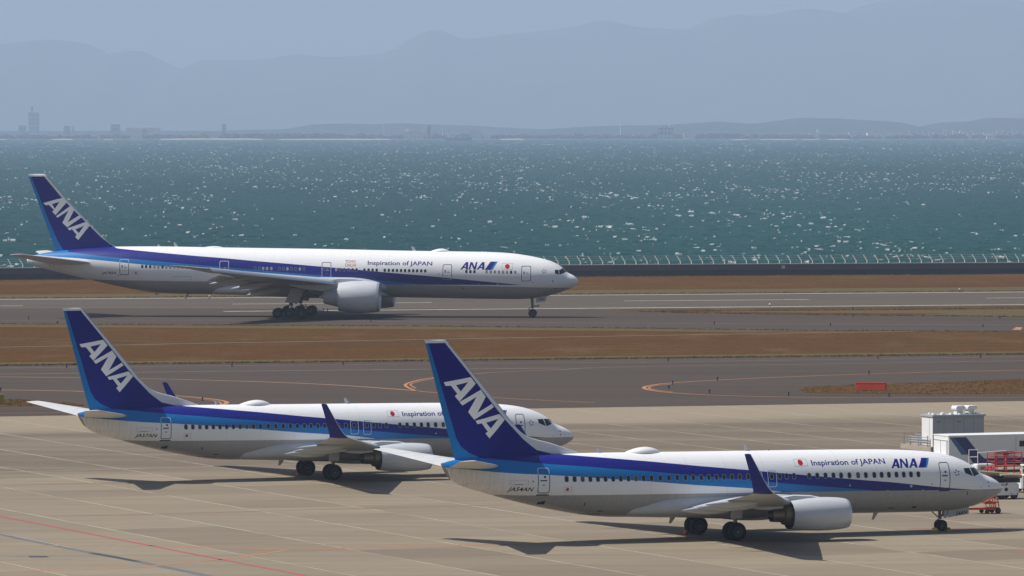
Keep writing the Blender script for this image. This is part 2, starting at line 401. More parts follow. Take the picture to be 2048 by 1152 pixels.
# runway markings
def wline(name, fn, x0, x1, w, mat, z=.002):
    k = (fn(x1) - fn(x0)) / (x1 - x0); n = Vector((-k, 1, 0)).normalized() * w / 2
    V = [(x0 + n.x, fn(x0) + n.y, z), (x0 - n.x, fn(x0) - n.y, z), (x1 - n.x, fn(x1) - n.y, z), (x1 + n.x, fn(x1) + n.y, z)]
    o = mesh_obj(name, V, [(0, 1, 2, 3)], mat, smooth=False); tag(o, kind='structure')
wline('runway_marking', run_far_line, X0, X1, 1.0, M['p_white']); wline('runway_marking', run_near_line, ground(447, 622.8)[0], X1, 1.0, M['p_white'])
mid = lambda x: .5 * (run_far_line(x) + run_near_line(x)) + 1.0
for a, b in ((-330, 50), (461.5, 861), (1254, 1637), (2010, 2400)):
    q = lambda px: (px - 1024) / FOC * 805
    wline('runway_marking', mid, q(a), q(b), .7, M['p_white'])
# taxiway lines
W1 = .42
for nm, pts, w, mt in (
    ('taxi_line', [(2300, 734.5), (2048, 740), (1738, 747.8), (1490, 757.4), (1345, 765.7), (1303, 770.7), (1288, 774.8), (1299, 780), (1345, 785.4), (1428, 790.4), (1572, 794), (1697, 795.6)], W1, 'p_orange'),
    ('taxi_line', [(1345, 767.5), (1312, 771.6), (1298, 775), (1308, 779.4), (1345, 783.8)], .22, 'p_orange'),
    ('taxi_line', [(1697, 795.6), (2048, 794.5)], .4, 'p_dimo'),
    ('taxi_line', [(1120, 739.3), (1000, 744.2), (951.8, 747.3), (867.6, 755.2), (828, 762.5), (811, 769.3), (818, 776), (837, 781.7), (877, 785.7), (985, 794.7), (1120, 802.2), (1190, 805)], .33, 'p_orange'),
    ('taxi_line', [(868, 757), (836, 763.5), (821, 769.2), (832, 776.5)], .18, 'p_orange'),
    ('taxi_line', [(1120, 739.3), (1200, 735), (1365, 731.8), (1700, 727), (2300, 717)], .3, 'p_dim'),
    ('taxi_line', [(-300, 748.5), (0, 753.5), (200, 756), (420, 760.4), (654, 769.1), (837, 781.7)], .55, 'p_tan'),
    ('taxi_line', [(-300, 745.5), (0, 748), (300, 744), (700, 740), (1120, 736)], .4, 'p_dim'),
    ('taxi_line', [(-300, 775), (0, 779.8), (140, 782), (170, 783)], .6, 'p_tan'),
    ('taxi_line', [(150, 782.6), (250, 786), (356, 791.4), (420, 797.6), (448, 802), (453, 806), (440, 811)], .45, 'p_orange'),
    ('taxi_line', [(330, 791), (400, 797.5), (436, 803), (442, 808)], .2, 'p_orange'),
    ('taxi_line', [(-300, 739), (500, 731.0), (900, 727.5), (1290, 724)], .4, 'p_dimo'),
    ('taxi_line', [(1280, 724.5), (1760, 717.5), (2300, 708)], .4, 'p_dimo'),
    ('taxi_line', [(-200, 828), (0, 826.5), (170, 824.8)], .4, 'p_dimo'),
    ('taxi_line', [(-200, 641), (500, 640.5), (1100, 645), (2300, 652)], .3, 'p_dim'),
    ('apron_line', [(-60, 1021), (0, 1032.5), (300, 1091), (440, 1118.5), (612, 1151.5), (700, 1169)], .26, 'p_red'),
    ('apron_line', [(-100, 1091.5), (0, 1091), (300, 1091.4), (400, 1093.6), (500, 1096.4), (575, 1098.5), (700, 1096), (950, 1089), (1420, 1076)], .42, 'p_orange'),
    ('apron_line', [(-100, 1147), (0, 1143.5), (250, 1136), (320, 1130), (440, 1118.5), (530, 1107), (578, 1099.5)], .34, 'p_orange'),
    ('apron_line', [(-100, 973.5), (0, 971), (250, 964.5), (430, 960)], .3, 'p_rust'),
    ('apron_line', [(95, 1033), (350, 1027), (700, 1017.5), (1024, 1009)], .25, 'p_rust'),
    ('apron_line', [(-100, 947), (300, 936), (620, 928)], .3, 'p_dim'),
    ('apron_line', [(1985, 1099.2), (2060, 1099.8)], .3, 'p_tan'),
    ('apron_line', [(2026, 1104), (2100, 1106)], .35, 'p_red'),
    ('apron_line', [(1820, 1057.5), (2100, 1053.8)], .2, 'p_red'),
    ('apron_line', [(0, 1113), (150, 1112.5)], .22, 'p_dim'),
): ribbon(nm, pts, w, M[mt], .003 if nm == 'taxi_line' else .002)
poly_sheet('taxi_marking', [(2024, 659.4), (2032.5, 654.2), (2045.5, 654.8), (2041, 660)], .004, M['p_orange'])
M['chan'] = plain('drain_channel_concrete', (.135, .135, .14), .85, var=.25, scale=.8); M['grate'] = plain('drain_grate', (.05, .055, .065), .6, .3, var=.3, scale=2)
ribbon('drain_channel', [(-60, 1056), (0, 1068.5), (115, 1092.3), (275, 1122.8), (410, 1151), (500, 1170)], .55, M['chan'], .001, False)
ribbon('drain_grate', [(183, 1106), (230, 1114.5), (276, 1123)], .45, M['grate'], .005, False)
poly_sheet('drain_cover', [(56, 1112.2), (94, 1112.2), (98, 1114.6), (60, 1114.6)], .005, M['grate'])

# sea
def sea_mat():
    t = NT('sea_water'); o = t.coord()
    a = t.n('ShaderNodeAttribute'); a.attribute_name = 'foam'
    f = t.noise(t.mapped((1.3, .5, 1)), 1.0, 4, .75)
    foam = t.math('MULTIPLY', a.outputs['Fac'], t.ramp(f, [(.30, .1), (.55, 1)]), True)
    big = t.noise(t.mapped((.004, .0012, 1)), 1.0, 4, .6); sm = t.noise(t.mapped((.5, .13, 1)), 1.0, 5, .75)
    c = t.mix(t.ramp(big, [(.35, 0), (.65, 1)]), (.001, .040, .038), (.004, .060, .055))
    c = t.mix(t.ramp(sm, [(.35, .55), (.62, 0)]), c, (.002, .022, .028))
    c = t.mix(foam, c, (.54, .56, .55))
    t.bump(sm, .5, .25)
    return t.done(c, t.math('ADD', t.math('MULTIPLY', foam, .4), .5), spec=.06)
M['sea'] = sea_mat()
def build_sea():
    D0, D1 = 900.0, 10330.0; rows = [D0]
    while rows[-1] < D1: rows.append(rows[-1] + max(1.5, rows[-1] ** 2 / (FOC / 2 * (CAMH - SEA_Z)) * .20))
    D = np.array(rows); NC = 1180; s = np.linspace(-1, 1, NC)
    Y = np.repeat(D[:, None], NC, 1); X = s[None, :] * D[:, None] * .118
    ext_ = (np.arange(1, 27) / 26.0) ** 2 * 1500.0        # plainer water to either side
    X = np.concatenate([-D[:, None] * .118 - ext_[::-1][None, :], X, D[:, None] * .118 + ext_[None, :]], 1); NC = X.shape[1]; Y = np.repeat(D[:, None], NC, 1); outer = (np.arange(NC) < 26) | (np.arange(NC) >= NC - 26)
    Y = Y + nr.uniform(-.2, .2, Y.shape) * np.gradient(D)[:, None]; X = X + nr.uniform(-.25, .25, X.shape) * (D[:, None] * .236 / NC) * np.where(outer, 0, 1)[None, :]
    Hh = np.zeros_like(X)
    for k in range(46):
        lam = 2.6 * (17 / 2.6) ** nr.rand(); th = R(-60) + nr.normal(0, .6); amp = .028 * lam ** .62
        kk = 2 * math.pi / lam; ph = nr.uniform(0, 6.283)
        q = kk * (X * math.cos(th) + Y * math.sin(th)) + ph; Hh += amp * (np.cos(q) + .22 * np.cos(2 * q))
    Hh /= Hh.std()
    grp = np.zeros_like(X)
    for k in range(26):
        lam = 45 * (300 / 45) ** nr.rand(); th = nr.uniform(0, 6.283); grp += np.cos(2 * math.pi / lam * (X * math.cos(th) + Y * math.sin(th) * .13) + nr.uniform(0, 6.283))
    grp /= grp.std()
    Ff = np.zeros_like(X)
    for k in range(40):
        lam = 1.5 * (7 / 1.5) ** nr.rand(); th = R(-70) + nr.normal(0, .75); kk = 2 * math.pi / lam
        Ff += lam ** .3 * np.cos(kk * (X * math.cos(th) + Y * math.sin(th)) + nr.uniform(0, 6.283))
    Ff /= Ff.std()
    def blk(r_, c_):
        q = np.repeat(np.repeat(nr.normal(0, 1, (len(D) // r_ + 2, NC // c_ + 2)), r_, 0), c_, 1); o_ = nr.randint(0, r_), nr.randint(0, c_)
        return q[o_[0]:o_[0] + len(D), o_[1]:o_[1] + NC]
    far = np.clip((D[:, None] - 1300) / 1800, 0, 1)
    BLK = (1 - far) * (.75 * blk(1, 5) + .66 * blk(1, 3)) + far * (.7 * blk(4, 2) + .5 * blk(3, 1) + .5 * blk(5, 3)); BLK /= np.sqrt((1 - far) ** 2 + far ** 2)
    fo = (.75 * Ff + .75 * Hh) + .38 * grp + BLK * (.65 + .35 * far) - FOAM_T + .06 * far - .12 * (1 - far)
    foam = np.clip(fo / .55, 0, 1); foam[:, outer] = 0
    Z = SEA_Z + Hh * .20 + foam * .03
    Z[D < 1000, :] = np.minimum(Z[D < 1000, :], SEA_Z + 1.2)
    nrow = len(D); V = np.stack([X, Y, Z], -1).reshape(-1, 3).astype(np.float32)
    i = np.arange((nrow - 1) * (NC - 1)); r = i // (NC - 1); c = i % (NC - 1); a = r * NC + c
    F = np.stack([a, a + 1, a + NC + 1, a + NC], -1).astype(np.int32)
    me = bpy.data.meshes.new('sea'); me.vertices.add(len(V)); me.vertices.foreach_set('co', V.ravel())
    me.loops.add(F.size); me.loops.foreach_set('vertex_index', F.ravel()); me.polygons.add(len(F))
    me.polygons.foreach_set('loop_start', np.arange(0, F.size, 4, dtype=np.int32)); me.polygons.foreach_set('loop_total', np.full(len(F), 4, np.int32))
    me.polygons.foreach_set('use_smooth', np.ones(len(F), bool))
    at_ = me.attributes.new('foam', 'FLOAT', 'POINT'); at_.data.foreach_set('value', foam.reshape(-1).astype(np.float32))
    me.update(calc_edges=True); me.materials.append(M['sea'])
    o = link(bpy.data.objects.new('sea', me)); tag(o, kind='structure')
FOAM_T = 3.14
build_sea()

# mountains and near hills on the far shore
def ridge_mesh(name, prof, dist, depth, base_z, mat, amp, seed, nx=260, ny=26, back=1.0):
    f = pchip(prof); rs = np.random.RandomState(seed); V = []; F = []
    fx = [(rs.uniform(.002, .02), rs.uniform(.5, 4), rs.uniform(0, 6.28), rs.rand()) for _ in range(18)]
    xs = np.linspace(prof[0][0], prof[-1][0], nx)
    for j in range(ny):
        v = j / (ny - 1) * (1 + back); yy = dist - depth * (1 - v)
        for x in xs:
            top = at(x, f(x), dist)[2] - base_z
            k = v if v <= 1 else max(0, 1 - (v - 1) / back)
            sh = math.sin(k * math.pi / 2) ** 1.25
            n = sum(w * math.sin(a * x * 2.2 + b * v * 3 + c) for a, b, c, w in fx) / 3
            wx = (x - 1024) / FOC * dist
            V.append((wx, yy, base_z + max(top * sh * (1 + amp * n * (1 - abs(1 - v)) * (0.25 if abs(v - 1) < .05 else 1)), 0) - (3 if k == 0 else 0)))
    for j in range(ny - 1):
        for i in range(nx - 1): F.append((j * nx + i, j * nx + i + 1, (j + 1) * nx + i + 1, (j + 1) * nx + i))
    o = mesh_obj(name, V, F, mat, smooth=True, angle=180); tag(o, kind='structure'); return o
def wood_mat(name, a, b, sc_):
    t = NT(name); f = t.noise(t.mapped((sc_, sc_, sc_ * 2)), 1.0, 6, .65)
    return t.done(t.mix(t.ramp(f, [(.35, 0), (.65, 1)]), a, b), .95, spec=.1)
M['mount'] = wood_mat('mountain_forest', (.035, .05, .03), (.07, .085, .05), .004); M['hill'] = wood_mat('hill_forest', (.022, .030, .028), (.042, .052, .046), .02)
ridge_mesh('mountains', [(-700, 110), (-300, 70), (-100, 95), (0, 90), (60, 82), (100, 80), (170, 88), (230, 110), (280, 101), (310, 115), (370, 140), (420, 122), (520, 118), (700, 111), (770, 105), (830, 80), (880, 68), (930, 76), (1024, 68), (1080, 62), (1150, 57), (1220, 50), (1290, 55), (1360, 60), (1420, 40), (1460, 32), (1520, 31), (1580, 22), (1680, 24), (1720, 12), (1800, 0), (1900, -6), (2010, -3), (2048, 10), (2200, 25), (2750, 60)], 23300, 4200, -4, M['mount'], .05, 3)
ridge_mesh('hills', [(1050, 262), (1200, 252), (1300, 250), (1390, 246), (1440, 243), (1500, 246), (1560, 241), (1610, 237), (1700, 240), (1790, 244), (1840, 254), (1880, 246), (1940, 243), (1985, 236), (2048, 239), (2200, 240), (2500, 255)], 13200, 1100, -4, M['hill'], .06, 5, 220, 12)
ridge_mesh('hills', [(-500, 262), (0, 262), (300, 262), (560, 258), (620, 250), (700, 247), (850, 248), (1000, 255), (1200, 262)], 13600, 800, -4, M['hill'], .05, 9, 160, 10)
# low land behind the beach
SH_Y = 10250.0
M['land'] = wood_mat('shore_land', (.06, .075, .045), (.12, .12, .08), .02)
mesh_obj('shore', [(-1500, SH_Y, -5), (1500, SH_Y, -5), (1500, SH_Y + 8, -2.2), (-1500, SH_Y + 8, -2.2), (3200, SH_Y + 9500, -2.2), (-3200, SH_Y + 9500, -2.2)], [(0, 1, 2, 3), (3, 2, 4, 5)], M['land'], smooth=False)['kind'] = 'structure'
M['sand'] = plain('beach_sand', (.36, .31, .24), .9, var=.1, scale=.02)
for a, b, h in ((-40, 14, 1.0), (104, 146, 1.6), (208, 226, 1.0), (322, 526, 2.2), (556, 780, 1.4), (1000, 1048, 1.6), (1462, 1498, .6), (1520, 1592, .8), (1604, 1640, .5), (1655, 1700, .9)):
    n = max(3, int((b - a) / 12)); V = []; F = []
    for i in range(n + 1):
        x = (a + (b - a) * i / n - 1024) / FOC * SH_Y; hh = h * (.5 + .5 * math.sin(math.pi * i / n) ** .4) * (.8 + .4 * rnd.random())
        V += [(x, SH_Y - 6, -4.6), (x, SH_Y - 2, -3.6 + hh), (x, SH_Y + 14, -3.0 + hh)]
        if i: k = 3 * i; F += [(k - 3, k, k + 1, k - 2), (k - 2, k + 1, k + 2, k - 1)]
    mesh_obj('beach', V, F, M['sand'])['kind'] = 'structure'
# ------------------------------------------------------------------ aircraft builder
def shape2d(polys):
    """filled 2D shapes with holes -> (verts, faces) in x, z"""
    cu = bpy.data.curves.new('shape', 'CURVE'); cu.dimensions = '2D'; cu.fill_mode = 'BOTH'
    for p in polys:
        sp = cu.splines.new('POLY'); sp.points.add(len(p) - 1)
        for q, (x, z) in zip(sp.points, p): q.co = (x, z, 0, 1)
        sp.use_cyclic_u = True
    return _curve_mesh(cu)
def _curve_mesh(cu):
    o = bpy.data.objects.new('tmp', cu); sc.collection.objects.link(o)
    dg = bpy.context.evaluated_depsgraph_get()
    me = o.evaluated_get(dg).to_mesh()
    V = [(v.co.x, v.co.y) for v in me.vertices]; F = [tuple(p.vertices) for p in me.polygons]
    o.evaluated_get(dg).to_mesh_clear()
    bpy.data.objects.remove(o); bpy.data.curves.remove(cu)
    return V, F
def text2d(body, x0, x1, z0, z1, shear=0.0, bold=0.0, slope=0.0):
    """text fitted to the box x0..x1 (width) and z0..z1 (cap height)"""
    cu = bpy.data.curves.new('text', 'FONT'); cu.body = body; cu.size = 1.0; cu.shear = shear; cu.offset = bold; cu.resolution_u = 4
    V, F = _curve_mesh(cu)
    xs = [v[0] for v in V]; a, b = min(xs), max(xs)
    cap = bpy.data.curves.new('text', 'FONT'); cap.body = 'I'; cap.size = 1.0; cap.offset = bold
    VC, _ = _curve_mesh(cap); h = max(v[1] for v in VC)
    V = [(x0 + (v[0] - a) / (b - a) * (x1 - x0), z0 + v[1] / h * (z1 - z0)) for v in V]
    return [(x, z + slope * (x - x0)) for x, z in V], F
def rrect(x0, x1, z0, z1, r, n=5, lean=0.0):
    P = []
    for cx, cz, a0 in ((x1 - r, z1 - r, 0), (x0 + r, z1 - r, 90), (x0 + r, z0 + r, 180), (x1 - r, z0 + r, 270)):
        for k in range(n + 1):
            t = R(a0 + 90 * k / n); P.append((cx + r * math.cos(t), cz + r * math.sin(t)))
    return [(x + lean * (z - z0), z) for x, z in P]
def circle(cx, cz, r, n=24): return [(cx + r * math.cos(2 * math.pi * k / n), cz + r * math.sin(2 * math.pi * k / n)) for k in range(n)]

class Body:
    def __init__(s, zt, zb, w):
        s.zt = pchip(zt); s.zb = pchip(zb); s.w = pchip(w)
    def lat(s, x, z):
        a, b = s.zt(x), s.zb(x); zc = (a + b) / 2; hh = (a - b) / 2
        return s.w(x) * math.sqrt(max(1 - ((z - zc) / hh) ** 2, 0.0))
    def nrm(s, x, z):
        a, b = s.zt(x), s.zb(x); zc = (a + b) / 2; hh = (a - b) / 2; w = max(s.w(x), 1e-3)
        y = s.lat(x, z); n = Vector((0, y / w ** 2, (z - zc) / hh ** 2))
        return n.normalized()

def conform(name, shapes, body, mats, parent, off=.004, side=-1, dz=.06, dx=.35, pick=None, latfn=None):
    """shapes: list of (V, F, material index) in x, z; wraps them onto the skin"""
    bm = bmesh.new()
    for V, F, mi in shapes:
        vs = [bm.verts.new((x, 0, z)) for x, z in V]
        for f in F:
            try: fc = bm.faces.new([vs[i] for i in f]); fc.material_index = mi
            except ValueError: pass
    if bm.verts:
        for ax, st in ((2, dz), (0, dx)):
            if not st: continue
            lo = min(v.co[ax] for v in bm.verts); hi = max(v.co[ax] for v in bm.verts)
            k = math.floor(lo / st) + 1
            while k * st < hi:
                co = [0, 0, 0]; co[ax] = k * st; no = [0, 0, 0]; no[ax] = 1
                bmesh.ops.bisect_plane(bm, geom=bm.verts[:] + bm.edges[:] + bm.faces[:], plane_co=co, plane_no=no, dist=1e-5)
                k += 1
    if pick:
        for f in bm.faces: f.material_index = pick(f.calc_center_median(), f.material_index)
    for v in bm.verts:
        x, z = v.co.x, v.co.z
        if latfn: y = latfn(x, z) + off; v.co = (x, side * y, z)
        else:
            n = body.nrm(x, z); y = body.lat(x, z) + n.y * off
            v.co = (x, side * y, z + n.z * off)
    bmesh.ops.recalc_face_normals(bm, faces=bm.faces)
    for f in bm.faces:
        if f.normal.y * side < 0: f.normal_flip()
    me = bpy.data.meshes.new(name); bm.to_mesh(me); bm.free()
    for m in mats: me.materials.append(m)
    for p in me.polygons: p.use_smooth = True
    return link(bpy.data.objects.new(name, me), parent)

def naca(t):  # half thickness of a unit-thickness aerofoil
    t = min(max(t, 0), 1)
    return 5 * (.2969 * math.sqrt(t) - .126 * t - .3516 * t ** 2 + .2843 * t ** 3 - .1036 * t ** 4)
def aero_ring(le, te, nv, th, n=14, camber=.02):
    le, te, nv = Vector(le), Vector(te), Vector(nv).normalized(); c = (te - le).length
    P = []
    for k in range(n + 1):
        t = (1 - math.cos(math.pi * k / n)) / 2
        P.append(le + (te - le) * t + nv * (c * (naca(t) * th + camber * 4 * t * (1 - t))))
    for k in range(n - 1, 0, -1):
        t = (1 - math.cos(math.pi * k / n)) / 2
        P.append(le + (te - le) * t + nv * (c * (-naca(t) * th * .9 + camber * 4 * t * (1 - t))))
    return P

def livery_mat(name, x0, x1, z0, z1, c2, c1, c0, cg, tail_x):
    t = NT(name); o = t.coord(); s = t.n('ShaderNodeSeparateXYZ'); t.l(o, s.inputs[0]); X, Z = s.outputs[0], s.outputs[2]
    def below(tab): return t.math('LESS_THAN', Z, t.curve(X, tab, x0, x1, z0, z1))
    d = t.noise(t.mapped((.35, 1, 1.2)), 1.3, 5)
    streak = t.noise(t.mapped((3.0, 1, .25)), 2.0, 4)
    white = t.mix(t.ramp(d, [(.35, 0), (.8, .12)]), WHITE, (.66, .65, .63))
    # tail cone beige: dirt, with ground bounce light painted in
    dirt_bounce = t.math('MULTIPLY', t.math('DIVIDE', t.math('SUBTRACT', tail_x, X), 4.5, True), t.ramp(streak, [(.3, .15), (.7, .75)]))
    white = t.mix(dirt_bounce, white, (.47, .44, .40))
    belly = t.mix(t.ramp(streak, [(.35, 0), (.75, .35)]), BELLY, (.235, .23, .22))
    c = t.mix(below(c2), white, NAVY); c = t.mix(below(c1), c, CYAN); c = t.mix(below(c0), c, white); c = t.mix(below(cg), c, belly)
    # skin panel joints every few metres
    fr = t.math('FRACT', t.math('DIVIDE', X, 2.54)); ln = t.math('LESS_THAN', fr, .006)
    fz = t.math('FRACT', t.math('DIVIDE', Z, .93)); lz = t.math('LESS_THAN', fz, .012)
    ln = t.math('MAXIMUM', ln, lz)
    c = t.mix(t.math('MULTIPLY', ln, .32), c, (.10, .10, .12))
    return t.done(c, t.math('ADD', t.math('MULTIPLY', d, .15), .32), spec=.32)

def fin_mat(name, z0, z1, x0, x1, light, white, cap_z, edge):
    t = NT(name); o = t.coord(); s = t.n('ShaderNodeSeparateXYZ'); t.l(o, s.inputs[0]); X, Z = s.outputs[0], s.outputs[2]
    a = t.math('LESS_THAN', X, t.curve(Z, light, z0, z1, x0, x1))
    b = t.math('GREATER_THAN', X, t.curve(Z, white, z0, z1, x0, x1))
    e = t.math('GREATER_THAN', X, t.curve(Z, edge, z0, z1, x0, x1))
    d = t.noise(t.mapped((.6, 1, .6)), 1.2, 4)
    navy = t.mix(d, tuple(v * .9 for v in NAVY), tuple(v * 1.12 for v in NAVY))
    c = t.mix(a, navy, CYAN); c = t.mix(b, c, (.72, .73, .75)); c = t.mix(e, c, (.40, .43, .47))
    c = t.mix(t.math('GREATER_THAN', Z, cap_z), c, (.72, .73, .75))
    # rudder hinge lines
    h = t.math('LESS_THAN', t.math('FRACT', t.math('DIVIDE', Z, 1.31)), .014)
    c = t.mix(t.math('MULTIPLY', h, .25), c, (.01, .01, .02))
    return t.done(c, .5, spec=.10)

def make_wheel(name, parent, x, y, z, r, w, side):
    mb = MB(); h = w / 2
    prof = [(-h * .55, .12 * r, 1), (-h * .62, .40 * r, 1), (-h * .80, .56 * r, 1), (-h * .80, .60 * r, 0), (-h, .74 * r, 0), (-h * .96, .88 * r, 0), (-h * .66, .985 * r, 0), (-h * .3, r, 0),
            (h * .3, r, 0), (h * .66, .985 * r, 0), (h * .96, .88 * r, 0), (h, .74 * r, 0), (h * .80, .60 * r, 1), (h * .80, .56 * r, 1), (h * .62, .40 * r, 1), (h * .55, .12 * r, 1), (h * .8, .10 * r, 1), (h * .8, .001, 1)]
    mb.lathe(prof, (x, y, z), (0, 1, 0), 30)
    return mb.build(name, [M['tyre'], M['hub']], parent, angle=40)

def build_airliner(S, loc, heading, tagkw):
    root = empty('airliner', loc, heading); tag(root, **tagkw)
    B = Body(S['zt'], S['zb'], S['w'])
    xt, xn = S['xt'], S['xn']
    # fuselage skin
    xs = []
    n_mid = 150; L = xn - xt
    for k in range(26): xs.append(xn - S['nose'] * (k / 26.0) ** 2)
    for k in range(n_mid): xs.append(xn - S['nose'] - (L - S['nose']) * k / (n_mid - 1))
    ring = 128; rings = []
    for x in xs:
        a, b, w = B.zt(x), B.zb(x), max(B.w(x), .004); zc = (a + b) / 2; hh = max((a - b) / 2, .004)
        q = max(0, 1 - (x - xt) / 1.2)           # the cut of the tail cone leans forward at the bottom
        rings.append([(x + S['tailcut'] * q * (1 - (z_ - b) / max(a - b, .01)), y_, z_) for y_, z_ in
                      ((w * math.cos(2 * math.pi * k / ring), zc + hh * math.sin(2 * math.pi * k / ring)) for k in range(ring))])
    mb = MB(); mb.loft(rings, 0, True)
    mb.M[-1] = 1
    fus = mb.build('fuselage', [S['livery'], M['nozzle']], root, angle=28)
    # windows
    if 'win' in S:
        r0 = S['win_ref']; zc0 = (B.zt(r0) + B.zb(r0)) / 2
        ww, wh = S['win_size']
        for mk, items in S['win'].items():
            z0 = S['win_z'](r0)
            outer = rrect(r0 - ww / 2, r0 + ww / 2, z0 - wh / 2, z0 + wh / 2, ww * .42); inn = rrect(r0 - ww / 2 + .025, r0 + ww / 2 - .025, z0 - wh / 2 + .025, z0 + wh / 2 - .025, ww * .36)
            Vo, Fo = shape2d([outer, inn]); Vi, Fi = shape2d([inn])
            first = None
            for x in sorted(items, key=lambda q: abs(q - r0)):
                if first is None:
                    first = conform('cabin_window', [(Vo, Fo, 1), (Vi, Fi, 0)], B, [M[mk], M['frame']], fus, off=.004, dx=None); o = first; o['x'] = 0
                elif abs(B.w(x) - B.w(r0)) > .004:
                    zx = S['win_z'](x); mv = lambda V_: [(a + x - r0, b + zx - z0) for a, b in V_]
                    conform('cabin_window', [(mv(Vo), Fo, 1), (mv(Vi), Fi, 0)], B, [M[mk], M['frame']], fus, off=.004, dx=None); continue
                else: o = first.copy(); link(o, fus)
                zx = S['win_z'](x); o.location = (x - r0, -(B.lat(x, zx) - B.lat(r0, z0)), zx - z0)
            del first['x']
    for d in S['doors']:
        x0, x1, z0, z1 = d['box']; r = d.get('r', .14); wd = d.get('wd', .05); ln = d.get('lean', 0)
        out = rrect(x0, x1, z0, z1, r, lean=ln); inn = rrect(x0 + wd, x1 - wd, z0 + wd, z1 - wd, r * .75, lean=ln)
        V, F = shape2d([out, inn]); sh = [(V, F, 0)]
        if d.get('detail', True):
            w = x1 - x0; h = z1 - z0; cx = (x0 + x1) / 2 + ln * h / 2
            for poly, mi in (((circle(cx + .06, z0 + .64 * h, .075)), 2), (rrect(cx - .30 * w, cx + .25 * w, z0 + .475 * h, z0 + .525 * h, .02), 2), (rrect(cx - .15 * w, cx + .1 * w, z0 + .30 * h, z0 + .35 * h, .02), 3),
                              (rrect(x0 - .02, x1 - .02, z0 - .14, z0 - .06, .02), 2)) if d['detail'] == 'small' else \
                             (((rrect(x0 + .22 * w, x0 + .34 * w, z0 + .46 * h, z0 + .64 * h, .05)), 2), (rrect(cx - .05, cx + .3 * w, z0 + .45 * h, z0 + .50 * h, .02), 3), (rrect(cx, cx + .2 * w, z0 + .56 * h, z0 + .59 * h, .01), 3),
                              (rrect(cx - .06, cx + .10, z0 + .26 * h, z0 + .29 * h, .01), 3), (rrect(x0, x1, z0 + .01, z0 + .07, .02), 2)):
                V2, F2 = shape2d([poly]); sh.append((V2, F2, mi))
        zs = d.get('split')
        conform(d['name'], sh, B, [M[d['low']], M[d['high']], M['outline_navy'], M['grey_line']], fus, off=.004,
                pick=(lambda c, mi: mi if mi else (1 if c.z > zs else 0)) if zs else None)
    for nm, sh, mats, off in S['decals'](B):
        conform(nm, sh, B, [M[m] for m in mats], fus, off=off)
    # cockpit glazing, both sides
    for side in (-1, 1):
        for poly in S['side_glass']:
            V, F = shape2d([poly]); conform('cockpit_window', [(V, F, 0)], B, [M['cockpit']], fus, off=.006, side=side, dz=.06, dx=.12)
        (bi, bo, to, ti) = S['front_glass']
        V = []; F = []; n = 8
        for i in range(n + 1):
            for j in range(n + 1):
                u, v = i / n, j / n
                x = (bi[0] * (1 - u) + bo[0] * u) * (1 - v) + (ti[0] * (1 - u) + to[0] * u) * v
                y = (bi[1] * (1 - u) + bo[1] * u) * (1 - v) + (ti[1] * (1 - u) + to[1] * u) * v
                a, b, w = B.zt(x), B.zb(x), B.w(x); zc = (a + b) / 2; hh = (a - b) / 2
                z = zc + hh * math.sqrt(max(1 - (y / w) ** 2, 0))
                V.append((x + .010, side * y, z + .004))
        for i in range(n):
            for j in range(n): F.append((i * (n + 1) + j, (i + 1) * (n + 1) + j, (i + 1) * (n + 1) + j + 1, i * (n + 1) + j + 1))
        mesh_obj('cockpit_window', V, F, M['cockpit'], fus)
    # dorsal items
    for nm, kind, p, sz in S['dorsal']:
        mb = MB()
        if kind == 'dome':
            x0, x1, zt_, wd_ = p; n = 20; rg = []
            for k in range(n + 1):
                u = k / n; x = x0 + (x1 - x0) * u; h = (zt_ - B.zt(x) + .05) * (math.sin(math.pi * min(u * sz + (1 - sz) * u * u, 1)) ** .75 if 0 < u < 1 else .01)
                w = max(wd_ * math.sin(math.pi * u) ** .6 if 0 < u < 1 else .01, .01)
                rg.append([(x, w * math.cos(R(q)), B.zt(x) - .05 + max(h, .01) * math.sin(R(q))) for q in range(0, 181, 12)])
            mb.loft(rg, 0, False, closed=False)
        elif kind == 'blade':
            x, z, h, c = p; s_ = 1 if h > 0 else -1
            rg = []
            for u in (0, .5, 1):
                cx = c * (1 - .55 * u); xo = x - .5 * abs(h) * u
                rg.append([(xo - cx / 2, 0, z + h * u), (xo, .03 * (1 - .5 * u), z + h * u), (xo + cx / 2, 0, z + h * u), (xo, -.03 * (1 - .5 * u), z + h * u)])
            mb.loft(rg, 0)
        elif kind == 'bead':
            x, z, r, _ = p; mb.lathe([(0, r), (r * .6, r * .8), (r, .001)], (x, 0, z - .02), (0, 0, 1 if z > 4 else -1), 12)
        mb.build(nm, M[S['dorsal_mat'].get(nm, 'white')], fus, angle=50)
    # belly fairing
    rg = []
    for x, hw, zt_, zb_ in S['fairing']:
        zc = (zt_ + zb_) / 2; hh = (zt_ - zb_) / 2
        rg.append([(x, hw * math.copysign(abs(math.cos(t)) ** .75, math.cos(t)), zc + hh * math.copysign(abs(math.sin(t)) ** .75, math.sin(t))) for t in (2 * math.pi * k / 40 for k in range(40))])
    mb = MB(); mb.loft(rg, 0); mb.build('belly_fairing', M['fairing'], root, angle=60)
